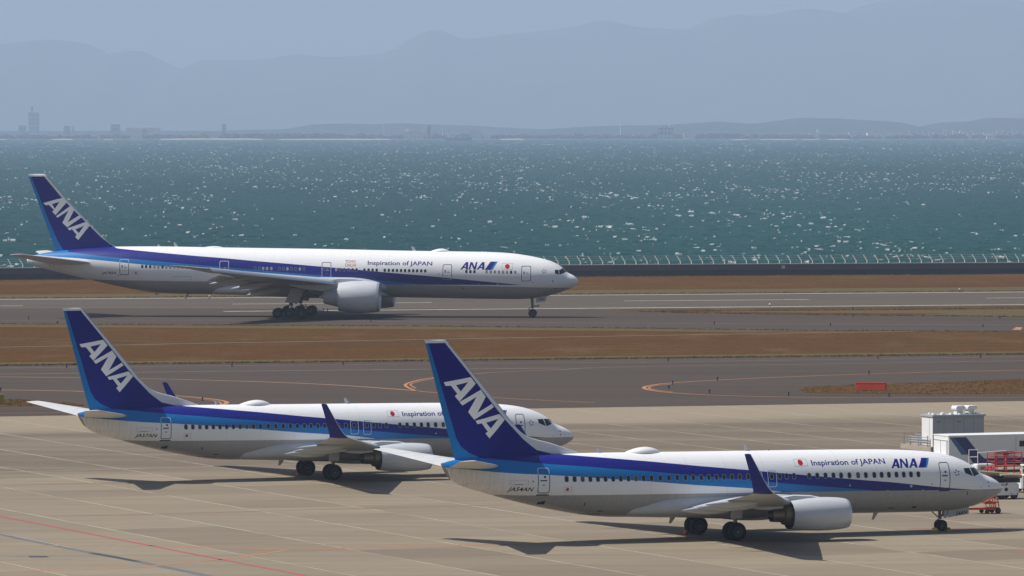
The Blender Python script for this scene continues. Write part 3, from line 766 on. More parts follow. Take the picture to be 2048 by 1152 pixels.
    # wings
    for side in (-1, 1):
        mb = MB(); rg = []
        for q in S['wing']:
            la, xl, xe, zl, ze, th, ny, nz = q
            rg.append(aero_ring((xl, side * la, zl), (xe, side * la, ze), (0, -side * ny, nz), th))
        mb.loft(rg, 0); wing = mb.build('wing', [M['wing_top']], root, angle=50)
        if S.get('winglet'):
            mb = MB(); rg = [aero_ring((xl, side * la, zl), (xe, side * la, ze), (0, -side * ny, nz), th, camber=0) for la, xl, xe, zl, ze, th, ny, nz in S['winglet']]
            mb.loft(rg, 0)
            n = len(rg[0]); nf = (len(rg) - 1) * n
            for k in range(nf):        # bare leading edge strip
                if k % n in (0, n - 1, 1, n - 2): mb.M[k] = 1
            mb.build('winglet', [M['navy'], M['bare']], wing, angle=50)
        for la, x0, x1, z, r in S['track_fairings']:
            mb = MB(); rg = []
            for k in range(13):
                u = k / 12; rr = max(r * math.sin(math.pi * min(.04 + .96 * u ** .8, 1)) ** .7 if u < 1 else .02, .02)
                rg.append([(x0 + (x1 - x0) * u, side * la + rr * .62 * math.cos(t), z + S['track_drop'] * u + rr * math.sin(t)) for t in (2 * math.pi * j / 12 for j in range(12))])
            mb.loft(rg, 0); mb.build('flap_track_fairing', M['wing_top'], wing, angle=60)
        for (a, b, drop, ch, gap) in S.get('flaps', []):
            mb = MB(); rg = []
            for la, xe, z in (a, b):
                le = (xe + .35, side * la, z - gap); te = (xe - ch, side * la, z - gap - drop)
                rg.append(aero_ring(le, te, (0, 0, 1), .13))
            mb.loft(rg, 0); mb.build('flap', M['wing_top'], wing, angle=50)
        for (a, b) in S.get('slats', []):
            mb = MB(); rg = []
            for la, xl, z, ch in (a, b):
                rg.append(aero_ring((xl + .55, side * la, z - .36), (xl - ch, side * la, z + .16), (0, 0, 1), .22, camber=.06))
            mb.loft(rg, 0); mb.build('slat', M['bare'], wing, angle=50)
        # engine
        E_ = S['engine']; mb = MB(); cx, cz = E_['x'], E_['z']
        mb.lathe(E_['cowl'], (0, side * E_['lat'], cz), (1, 0, 0), 44, 0, flat=E_.get('flat'))
        eng = mb.build('engine', [M['nacelle'], M['bare'], M['dark']], root, angle=38)
        mb = MB(); mb.lathe(E_['core'], (0, side * E_['lat'], cz + E_.get('core_dz', 0)), (1, 0, 0), 32); mb.build('exhaust_nozzle', [M[E_['core_mat']], M['dark']], eng, angle=40)
        mb = MB(); mb.lathe(E_['spin'], (0, side * E_['lat'], cz), (1, 0, 0), 24); fan = mb
        for k in range(22):
            t = 2 * math.pi * k / 22; r_ = E_['fan_r']
            c_, s_ = math.cos(t), math.sin(t); xf = E_['fan_x']
            fan.add([(xf, side * E_['lat'] + c_ * r_ * .3, cz + s_ * r_ * .3), (xf + .05, side * E_['lat'] + math.cos(t + .2) * r_ * .3, cz + math.sin(t + .2) * r_ * .3), (xf + .10, side * E_['lat'] + math.cos(t + .34) * r_, cz + math.sin(t + .34) * r_), (xf, side * E_['lat'] + math.cos(t + .1) * r_, cz + math.sin(t + .1) * r_)], [(0, 1, 2, 3)], 1)
        fan.build('fan', [M['dark'], M['hub']], eng, recalc=False)
        mb = MB(); rg = []
        for x, zb_, zt_, hw in E_['pylon']:
            rg.append([(x, side * E_['lat'] - hw, zb_), (x, side * E_['lat'] + hw, zb_), (x, side * E_['lat'] + hw * .8, zt_ - .06), (x, side * E_['lat'], zt_), (x, side * E_['lat'] - hw * .8, zt_ - .06)])
        mb.loft(rg, 0); mb.build('pylon', M['nacelle'], eng, angle=50)
        # tailplane
        (rl, re, rz_, ry), (tl, te_, tz, ty), th = S['stab']
        mb = MB(); rg = []
        for u in (-.12, 0, .5, 1.0, 1.012):
            q = min(u, 1.0); k = 1 if u <= 1 else .45
            l_ = rl + (tl - rl) * q; e_ = re + (te_ - re) * q; m_ = (l_ + e_) / 2
            rg.append(aero_ring((m_ + (l_ - m_) * k, side * (ry + (ty - ry) * u), rz_ + (tz - rz_) * u), (m_ + (e_ - m_) * k, side * (ry + (ty - ry) * u), rz_ + (tz - rz_) * u + S.get('stab_te', 0)), (0, 0, 1), th * k, camber=0))
        mb.loft(rg, 0); mb.build('horizontal_stabilizer', M['stab'], root, angle=50)
    # fin
    FN = S['fin']; le, te, lm = pchip(FN['le']), pchip(FN['te']), FN['lm']
    def half(x, z):
        cm = max(lm(z) - te(z), .3); t = (lm(z) - x) / cm
        core = .5 * FN['th'] * cm * naca(max(t, 0)) * 2 if t > 0 else 0
        edge = FN['dorsal'] * min(1.0, max(le(z) - x, 0) / .35) ** .5
        return max(core, edge * (1 if t < .12 else max(0, 1 - (t - .12) / .2)))
    mb = MB(); rg = []; zs = list(np.linspace(FN['z0'], FN['z1'] - .14, 46)) + [FN['z1'] - .05, FN['z1']]
    for kz, z in enumerate(zs):
        rt = 1.0 if z < FN['z1'] - .08 else (.6 if z < FN['z1'] - .02 else .12)
        P = []; n = 34
        for k in range(n + 1):
            t = (1 - math.cos(math.pi * k / n)) / 2; x = le(z) + (te(z) - le(z)) * t; P.append((x, half(x, z) * rt, z))
        for k in range(n - 1, 0, -1):
            t = (1 - math.cos(math.pi * k / n)) / 2; x = le(z) + (te(z) - le(z)) * t; P.append((x, -half(x, z) * rt, z))
        rg.append(P)
    mb.loft(rg, 0); fin = mb.build('tail_fin', S['finmat'], root, angle=40)
    sh = []
    for polys in FN['letters']:
        V, F = shape2d(polys); sh.append((V, F, 0))
    conform('tail_lettering', sh, B, [M['fin_letter']], fin, off=.006, dz=.25, dx=.25, latfn=half)
    # landing gear
    for g in S['gears']: g(root)
    for nm, sh, mats, y in S.get('flat_decals', []):
        pass
    return root

def gear_737_main(root):
    for side in (-1, 1):
        y = side * 2.86; mb = MB()
        mb.tube((0, y, .56), (.05, y + side * .02, 1.0), .075, n=12, m=1).tube((.05, y, .95), (.12, y + side * .15, 2.35), .13, n=14)
        mb.tube((0, y - .62, .56), (0, y + .62, .56), .075, n=12)
        mb.tube((.1, y, 1.15), (.1, y - side * 1.5, 2.1), .055, n=8).tube((.0, y, .9), (-.30, y, .72), .03, n=6).tube((-.30, y, .72), (-.02, y, .58), .03, n=6)
        mb.tube((.05, y, 1.35), (.85, y, 2.3), .05, n=8)
        g = mb.build('main_gear', [M['strut'], M['chrome']], root)
        for d in (-.43, .43): make_wheel('wheel', g, 0, y + d, .565, .565, .40, side)
        mb = MB(); P = [(-.32, 1.35), (.42, 1.35), (.50, 2.35), (-.36, 2.35)]
        mb.add([(x, y + side * .26, z) for x, z in P] + [(x, y + side * .22, z) for x, z in P], [(0, 1, 2, 3), (7, 6, 5, 4), (0, 4, 5, 1), (1, 5, 6, 2), (2, 6, 7, 3), (3, 7, 4, 0)])
        mb.build('gear_door', M['fairing'], g, smooth=False)
def gear_737_nose(code):
    def f(root):
        x = 15.44; mb = MB()
        mb.tube((x, 0, .34), (x - .02, 0, .95), .055, n=12, m=1).tube((x - .02, 0, .75), (x - .12, 0, 1.5), .10, n=14)
        mb.tube((x, -.24, .34), (x, .24, .34), .05, n=10).tube((x - .05, 0, .8), (x - .33, 0, .62), .03, n=6).tube((x - .33, 0, .62), (x - .03, 0, .42), .03, n=6)
        mb.tube((x + .08, -.12, .95), (x + .08, .12, .95), .06, n=10)
        mb.tube((x - .1, .05, .8), (x - .75, .05, 1.35), .035, n=6)
        g = mb.build('nose_gear', [M['strut'], M['chrome']], root)
        for d in (-.20, .20): make_wheel('wheel', g, x, d, .345, .345, .19, 1)
        for side in (-1, 1):
            mb = MB(); P = [(15.74, .84), (17.19, 1.03), (17.19, 1.55), (15.74, 1.40)]
            y = side * .40
            mb.add([(a, y - .02, z) for a, z in P] + [(a, y + .02, z) for a, z in P], [(0, 1, 2, 3), (7, 6, 5, 4), (0, 4, 5, 1), (1, 5, 6, 2), (2, 6, 7, 3), (3, 7, 4, 0)])
            d = mb.build('gear_door', M['door_white'], g, smooth=False)
            if side < 0:
                V, F = text2d(code, 16.28, 17.10, .955, 1.175, shear=.25, bold=.02, slope=.105)
                conform('gear_door_lettering', [(V, F, 0)], None, [M['black']], d, off=.026, dz=None, dx=None, latfn=lambda a, b: .40)
            mb = MB(); P = [(15.47, .80), (15.68, .83), (15.68, 1.38), (15.47, 1.36)]
            mb.add([(a, y - .02, z) for a, z in P] + [(a, y + .02, z) for a, z in P], [(0, 1, 2, 3), (7, 6, 5, 4), (0, 4, 5, 1), (1, 5, 6, 2), (2, 6, 7, 3), (3, 7, 4, 0)])
            mb.build('gear_door', M['door_white'], g, smooth=False)
    return f
def gear_777_main(root):
    for side in (-1, 1):
        y = side * 5.49; mb = MB()
        mb.tube((0, y, .66), (.1, y, 1.9), .17, n=14, m=1).tube((.08, y, 1.6), (.55, y - side * .1, 4.1), .27, n=16)
        mb.tube((-1.75, y, .66), (1.75, y, .66), .16, n=12)
        for ax in (-1.6, 0, 1.6): mb.tube((ax, y - .9, .66), (ax, y + .9, .66), .10, n=10)
        mb.tube((.2, y, 2.2), (2.3, y - side * .6, 3.6), .10, n=8).tube((.25, y, 2.3), (.3, y - side * 2.6, 3.6), .10, n=8)
        mb.tube((.1, y, 1.5), (1.0, y, .95), .06, n=6).tube((1.0, y, .95), (.75, y, 1.5), .06, n=6)
        g = mb.build('main_gear', [M['strut'], M['chrome']], root)
        for ax in (-1.6, 0, 1.6):
            for d in (-.70, .70): make_wheel('wheel', g, ax, y + d, .655, .655, .50, side)
        mb = MB(); P = [(-.62, 2.08), (1.05, 1.84), (1.85, 3.45), (1.45, 3.9), (.25, 3.9)]
        n = 5
        mb.add([(a, y + side * .62, z) for a, z in P] + [(a, y + side * .56, z) for a, z in P], [tuple(range(n)), tuple(range(2 * n - 1, n - 1, -1))] + [(i, n + i, n + (i + 1) % n, (i + 1) % n) for i in range(n)])
        mb.build('gear_door', M['fairing'], g, smooth=False)
def gear_777_nose(root):
    x = 31.38; mb = MB()
    mb.tube((x, 0, .53), (x - .0, 0, 1.4), .09, n=12, m=1).tube((x, 0, 1.2), (x - .10, 0, 2.6), .19, n=14)
    mb.tube((x, -.42, .53), (x, .42, .53), .08, n=10).tube((x - .1, 0, 1.3), (x - .62, 0, 1.0), .05, n=6).tube((x - .62, 0, 1.0), (x - .1, 0, .66), .05, n=6)
    mb.tube((x + .1, 0, 1.45), (x + .75, 0, 1.45), .08, n=8)
    for d in (-.28, .28): mb.lathe([(0, .02), (0, .13), (-.18, .10), (-.22, .02)], (x + .82, d, 1.5), (1, 0, 0), 12)
    mb.tube((x, -.28, 1.45), (x, .28, 1.45), .10, n=8)
    g = mb.build('nose_gear', [M['strut'], M['chrome']], root)
    for d in (-.37, .37): make_wheel('wheel', g, x, d, .535, .535, .36, 1)
    for side in (-1, 1):
        mb = MB(); P = [(31.85, 1.90), (33.1, 2.12), (33.15, 2.80), (31.85, 2.6)]; y = side * .55
        mb.add([(a, y - .03, z) for a, z in P] + [(a, y + .03, z) for a, z in P], [(0, 1, 2, 3), (7, 6, 5, 4), (0, 4, 5, 1), (1, 5, 6, 2), (2, 6, 7, 3), (3, 7, 4, 0)])
        d = mb.build('gear_door', M['fairing'], g, smooth=False)
        if side < 0:
            V, F = text2d('792', 32.15, 32.92, 2.14, 2.42, shear=.2, bold=.015, slope=.12)
            conform('gear_door_lettering', [(V, F, 0)], None, [M['black']], d, off=.036, dz=None, dx=None, latfn=lambda a, b: .55)
M['fin_letter'] = plain('pale_grey_lettering', (.86, .87, .88), .4, coat=.1, var=.03)
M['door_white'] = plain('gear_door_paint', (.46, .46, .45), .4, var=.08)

def ana_letters(x0, x1, z0, z1):
    q = lambda pts: [(x0 + (a - 277) / 330 * (x1 - x0), z1 - (b - 233) / 103 * (z1 - z0)) for a, b in pts]
    A = [[(277, 336), (350, 233), (383, 233), (383, 336), (352, 336), (352, 314), (318, 314), (302, 336)], [(330, 298), (352, 298), (352, 266)]]
    N = [[(390, 336), (412, 233), (440, 233), (472, 298), (487, 233), (509, 233), (489, 336), (462, 336), (428, 266), (413, 336)]]
    A2 = [[(a + 223, b) for a, b in p] for p in A]
    return [[q(p) for p in s] for s in (A, N, A2)]
def star_tris(cx, cz, r, lean=0):
    out = []
    for k in range(5):
        t = R(90 + 72 * k); c, s = math.cos(t), math.sin(t)
        tip = (cx + c * r, cz + s * r); base = (cx + c * r * .42, cz + s * r * .42)
        out.append([tip, (base[0] - s * r * .36, base[1] + c * r * .36), (base[0] + s * r * .08, base[1] - c * r * .08)])
    return out

# ---- the two parked twin-jets (measured from the photograph in metres from the main wheels)
S737 = dict(
    xn=19.66, xt=-18.06, nose=6.5, tailcut=.55,
    zt=[(19.66, 2.55), (19.62, 2.67), (19.48, 2.87), (19.27, 3.04), (18.81, 3.29), (18.11, 3.57), (17.9, 3.70), (17.73, 3.87), (17.31, 4.15), (16.9, 4.37), (16.45, 4.55), (16.09, 4.67), (15.24, 4.86), (14.37, 4.98), (12.93, 5.09), (11.2, 5.16), (7.81, 5.22), (-1, 5.3), (-9.5, 5.37), (-12, 5.36), (-15, 5.28), (-17.2, 5.14), (-18.06, 4.95)],
    zb=[(19.66, 2.50), (19.6, 2.37), (19.39, 2.19), (18.75, 1.9), (18.12, 1.65), (17.48, 1.46), (16.84, 1.34), (15.99, 1.25), (15.16, 1.21), (14.31, 1.20), (12.63, 1.215), (-4.35, 1.38), (-7, 1.44), (-8, 1.51), (-9.05, 1.65), (-10.51, 1.91), (-11.72, 2.16), (-12.93, 2.45), (-14.53, 2.88), (-16.45, 3.45), (-17.52, 3.80), (-18.06, 4.0)],
    w=[(19.66, .03), (19.6, .28), (19.4, .52), (19, .8), (18.5, 1.03), (18, 1.23), (17.5, 1.4), (17, 1.53), (16, 1.72), (15, 1.82), (14, 1.87), (13, 1.88), (-6, 1.88), (-8, 1.85), (-10, 1.70), (-12, 1.45), (-14, 1.12), (-16, .74), (-17.2, .48), (-18.06, .3)],
    win_ref=3.0, win_size=(.27, .38), win_z=lambda x: 3.775 - .0105 * (x - 3.0),
    front_glass=((17.97, .05), (17.68, .80), (17.40, .80), (17.62, .05)),
    side_glass=[[(16.36, 3.94), (16.86, 3.95), (16.98, 3.44), (16.41, 3.66)], [(16.93, 3.95), (17.36, 3.93), (17.62, 3.57), (17.06, 3.43)]],
    dorsal_mat={'beacon_light': 'red_disc', 'antenna': 'fairing'},
    dorsal=[('satellite_dome', 'dome', (-6.1, -3.6, 5.66, .55), .75), ('antenna', 'blade', (2.2, 5.26, .42, .38), 0), ('antenna', 'blade', (-7.7, 5.34, .30, .3), 0), ('beacon_light', 'bead', (3.6, 5.27, .09, 0), 0),
            ('antenna', 'blade', (-2.8, 1.36, -.42, .40), 0), ('antenna', 'blade', (10.95, 1.22, -.42, .34), 0)],
    fairing=[(-7.2, .3, 2.2, 1.75), (-6.0, 1.3, 2.6, 1.42), (-4.0, 1.78, 2.9, 1.34), (-2.3, 1.98, 2.95, 1.30), (0, 2.02, 2.95, 1.17), (3, 2.0, 2.9, 1.15), (5.5, 1.9, 2.75, 1.15), (7, 1.6, 2.4, 1.16), (8.3, .5, 1.9, 1.2)],
    # lat, x LE, x TE, z LE, z TE, thickness, normal y, normal z
    wing=[(1.4, 6.2, -2.6, 1.95, 1.9, .13, 0, 1), (1.95, 5.6, -2.65, 2.05, 2.0, .13, 0, 1), (5.6, 2.35, -2.95, 2.45, 2.40, .12, 0, 1), (11.3, -.72, -4.1, 3.12, 3.09, .11, 0, 1), (16.7, -3.66, -5.2, 3.76, 3.76, .10, 0, 1), (17.05, -3.85, -5.27, 3.83, 3.84, .10, .15, 1)],
    winglet=[(17.05, -3.85, -5.27, 3.83, 3.84, .10, .15, 1), (17.3, -4.1, -5.33, 3.95, 3.95, .09, .7, .7), (17.42, -4.4, -5.42, 4.2, 4.2, .085, 1, .35), (17.5, -4.75, -5.55, 4.7, 4.7, .08, 1, .15), (17.66, -5.66, -6.06, 6.17, 6.17, .08, 1, .1), (17.665, -5.78, -6.0, 6.20, 6.20, .03, 1, .1)],
    track_fairings=[(4.0, -.6, -4.0, 2.0, .27), (7.6, -.6, -4.6, 2.42, .25), (10.6, -2.0, -5.4, 2.80, .22)], track_drop=-.02,
    engine=dict(x=4.6, z=1.60, lat=4.83, flat=.93, fan_r=.78, fan_x=5.75, core_mat='nozzle', core_dz=.02,
        cowl=[(5.6, .78, 2), (6.35, .77, 1), (6.55, .80, 1), (6.62, .86, 1), (6.60, .90, 1), (6.45, .945, 0), (6.0, 1.0, 0), (5.3, 1.04, 0), (4.6, 1.045, 0), (3.9, 1.02, 0), (3.2, .96, 0), (2.75, .90, 2), (2.80, .84, 2), (3.6, .78, 2)],
        core=[(3.7, .70, 0), (2.95, .68, 0), (2.35, .60, 0), (2.30, .45, 0), (1.55, .41, 1), (1.58, .36, 1), (2.0, .30, 0), (1.3, .05, 0), (1.28, .001, 0)],
        spin=[(5.75, .8), (5.76, .24), (6.0, .16), (6.2, .001)],
        pylon=[(5.0, 2.45, 2.62, .06), (4.2, 2.35, 2.78, .17), (3.0, 2.15, 2.84, .20), (2.0, 1.9, 2.70, .18), (.6, 2.0, 2.5, .12), (-.6, 2.25, 2.40, .04)]),
    stab=((-14.5, -17.75, 4.72, .55), (-18.55, -19.72, 5.47, 7.1), .10),
    fin=dict(z0=4.75, z1=12.4, th=.11, dorsal=.075, lm=lambda z: -17.58 + (12.2 - z) * .859,
        le=[(12.4, -17.80), (12.3, -17.66), (12.2, -17.58), (10.4, -16.03), (8.52, -14.42), (7.32, -13.45), (6.75, -12.9), (6.42, -12.35), (6.18, -11.57), (6.06, -11.04), (5.74, -10.07), (5.47, -9.3), (5.3, -8.85), (4.75, -8.8)],
        te=[(12.4, -19.14), (5.2, -17.19), (4.75, -17.05)],
        letters=[[[(-17.92, 9.83), (-16.2, 10.12), (-15.88, 9.72), (-16.93, 8.66), (-17.22, 8.98), (-17.07, 9.13), (-17.47, 9.62), (-17.8, 9.61)], [(-17.15, 9.65), (-16.38, 9.82), (-16.85, 9.26)]],
                 [[(-16.93, 8.63), (-15.55, 9.35), (-15.24, 8.92), (-15.8, 7.96), (-14.84, 8.48), (-14.71, 8.29), (-15.99, 7.54), (-16.38, 8.02), (-15.84, 8.93), (-16.74, 8.42)]],
                 [[(-15.91, 7.48), (-14.36, 7.86), (-14.01, 7.51), (-15.02, 6.4), (-15.28, 6.7), (-15.13, 6.81), (-15.51, 7.32), (-15.79, 7.28)], [(-15.24, 7.35), (-14.44, 7.57), (-14.94, 7.0)]]]),
)
S737['livery'] = livery_mat('twinjet_livery', -18.4, 19.9, 1.0, 6.0,
    [(-18.4, 6), (-10.9, 6), (-10.57, 5.40), (-10.2, 5.33), (-9.32, 5.25), (-7.51, 5.09), (-4.89, 4.84), (-1.68, 4.5), (1.42, 4.2), (3.58, 3.97), (7.47, 3.58), (9.17, 3.41), (11.45, 3.2), (13.17, 2.99), (15.16, 2.77), (16.77, 2.63), (17.2, 2.4)],
    [(-18.4, 6), (-16.2, 6), (-15.81, 5.27), (-13.26, 5.0), (-11.47, 4.82), (-9.63, 4.67), (-7.77, 4.5), (-5.08, 4.26), (-1.32, 3.86), (1.28, 3.6), (3.33, 3.38), (5.76, 3.14), (8.98, 2.85), (9.88, 2.74), (10.4, 2.5)],
    [(-18.09, 4.73), (-14.91, 4.40), (-13.42, 4.28), (-11.6, 4.18), (-9.75, 4.05), (-7.87, 3.88), (-5.16, 3.66), (-2.01, 3.36), (1.51, 3.09), (3.55, 2.84), (4.2, 2.5)],
    [(-15.2, 2.4), (-14.68, 3.0), (-13.29, 2.95), (-7.87, 2.91), (-1.56, 2.84), (4.91, 2.78), (8.99, 2.73), (15.18, 2.65), (18.78, 2.58), (19.9, 2.55)], -12.5)
S737['finmat'] = fin_mat('twinjet_fin_paint', 4.6, 12.5, -20, -8,
    [(4.6, -15.2), (5.2, -15.5), (5.39, -15.93), (5.55, -16.32), (5.92, -16.79), (6.44, -17.11), (7.25, -17.35), (12.18, -18.88), (12.5, -18.98)],
    [(4.6, -8.2), (5.3, -10.2), (5.39, -10.92), (5.63, -11.88), (6.28, -12.76), (7.48, -13.95), (8.82, -15.06), (10.39, -16.32), (12.18, -17.82), (12.5, -18.1)], 12.2,
    [(4.6, -8), (6.2, -8), (6.5, -12.46), (7.32, -13.55), (8.52, -14.52), (12.2, -17.67), (12.5, -17.8)])
_win = [-10.55, -10.05, -9.54, -9.05, -8.56, -8.07, -7.57, -7.07, -6.57, -6.07, -5.57, -5.04, -4.46, -3.89, -3.33, -2.78, -2.26, -1.73, -1.23, -.72, -.21, .32, .85, 1.41, 2.05, 3.0, 3.54, 4.0, 4.5, 5.54, 6.08, 6.64, 7.18, 7.70, 8.27, 8.86, 9.39, 9.97, 10.47, 10.97, 11.49, 11.99, 12.49, 13.0]
S737['win'] = {'glass': [x for k, x in enumerate(_win) if k not in (2, 9, 35)], 'glass_b': [_win[2], _win[9], _win[35]]}
M['glass_b'] = plain('cabin_glass_part_shaded', (.09, .085, .08), .2, var=.3)
S737['doors'] = [
    dict(name='cabin_door', box=(-12.33, -11.58, 3.07, 4.62), r=.15, wd=.05, low='outline_blue', high='outline_light', split=4.2, detail='small'),
    dict(name='cabin_door', box=(14.45, 15.18, 2.72, 4.36), r=.15, wd=.045, low='outline_navy', high='outline_navy', detail='small', lean=.07),
    dict(name='cargo_door', box=(8.9, 10.15, 1.62, 2.5), r=.1, wd=.022, low='grey_line', high='grey_line', detail=False),
    dict(name='cargo_door', box=(-8.1, -6.9, 1.72, 2.62), r=.1, wd=.022, low='grey_line', high='grey_line', detail=False),
    dict(name='emergency_exit', box=(1.75, 2.38, 3.16, 4.14), r=.14, wd=.045, low='outline_light', high='outline_light', detail=False),
    dict(name='emergency_exit', box=(2.72, 3.34, 3.12, 4.13), r=.14, wd=.045, low='outline_light', high='outline_light', detail=False)]
def decals737(reg):
    def f(B):
        T = lambda V, F, mi=0: (V, F, mi)
        D = []
        V, F = text2d('Inspiration of JAPAN', 5.84, 10.88, 4.37, 4.68, bold=.016); D.append(('title_lettering', [(V, F, 0)], ['navy'], .004))
        sh = [(*shape2d(p), 0) for p in ana_letters(11.21, 13.03, 4.09, 4.63)]
        D.append(('airline_lettering', sh, ['navy'], .004))
        D.append(('slash_emblem', [(*shape2d([[(13.08, 4.08), (13.50, 4.65), (13.90, 4.64), (13.54, 4.08)]]), 0), (*shape2d([[(13.54, 4.08), (13.90, 4.64), (14.05, 4.63), (13.66, 4.08)]]), 1)], ['navy', 'cyan'], .004))
        for (x0, x1, z0, z1, r) in ((4.70, 5.57, 4.345, 4.77, .17), (-10.69, -10.23, 3.13, 3.45, .10)):
            cx, cz = (x0 + x1) / 2, (z0 + z1) / 2
            D.append(('flag_emblem', [(*shape2d([rrect(x0, x1, z0, z1, .01, 2), rrect(x0 + .018, x1 - .018, z0 + .018, z1 - .018, .01, 2)]), 1), (*shape2d([circle(cx - .03, cz, r)]), 0)], ['red_disc', 'grey_line'], .004))
        V, F = text2d(reg, -14.12, -12.55, 3.235, 3.475, shear=.30, bold=.016, slope=-.02); D.append(('registration_lettering', [(V, F, 0)], ['black'], .004))
        D.append(('star_emblem', [(*shape2d([p]), 0) for p in star_tris(15.77, 3.69, .25)], ['outline_navy'], .004))
        sh = []
        for x, z, r in ((8.28, 3.10, .055), (12.48, 2.96, .085), (10.9, 2.72, .04), (13.3, 2.70, .04)): sh.append((*shape2d([circle(x, z, r, 14)]), 0))
        for x, z, r in ((-12.62, 3.81, .045), (13.9, 3.05, .04), (17.55, 2.72, .03), (18.25, 3.02, .05), (18.25, 2.77, .05), (10.7, 2.9, .02)): sh.append((*shape2d([circle(x, z, r, 12)]), 1))
        for x, z, w, h in ((-12.1, 2.36, .42, .16), (-11.9, 2.52, .2, .06), (-9.3, 2.25, .07, .2), (-8.3, 1.86, .35, .06), (-9.2, 1.66, 1.2, .05), (12.9, 1.55, .3, .09), (11.3, 1.55, .35, .05), (16.5, 2.3, .06, .2), (-13.8, 3.62, .55, .02)):
            sh.append((*shape2d([[(x, z), (x + w, z), (x + w, z + h), (x, z + h)]]), 2))
        D.extend(('service_panel', [q], ['outline_light', 'outline_navy', 'dark'], .004) for q in sh)
        sh = [(*shape2d([rrect(-14.0, -12.9, 3.60, 3.90, .02, 2), rrect(-13.985, -12.915, 3.615, 3.885, .02, 2)]), 0)]
        D.extend(('service_panel', [q], ['grey_line'], .004) for q in sh)
        return D
    return f

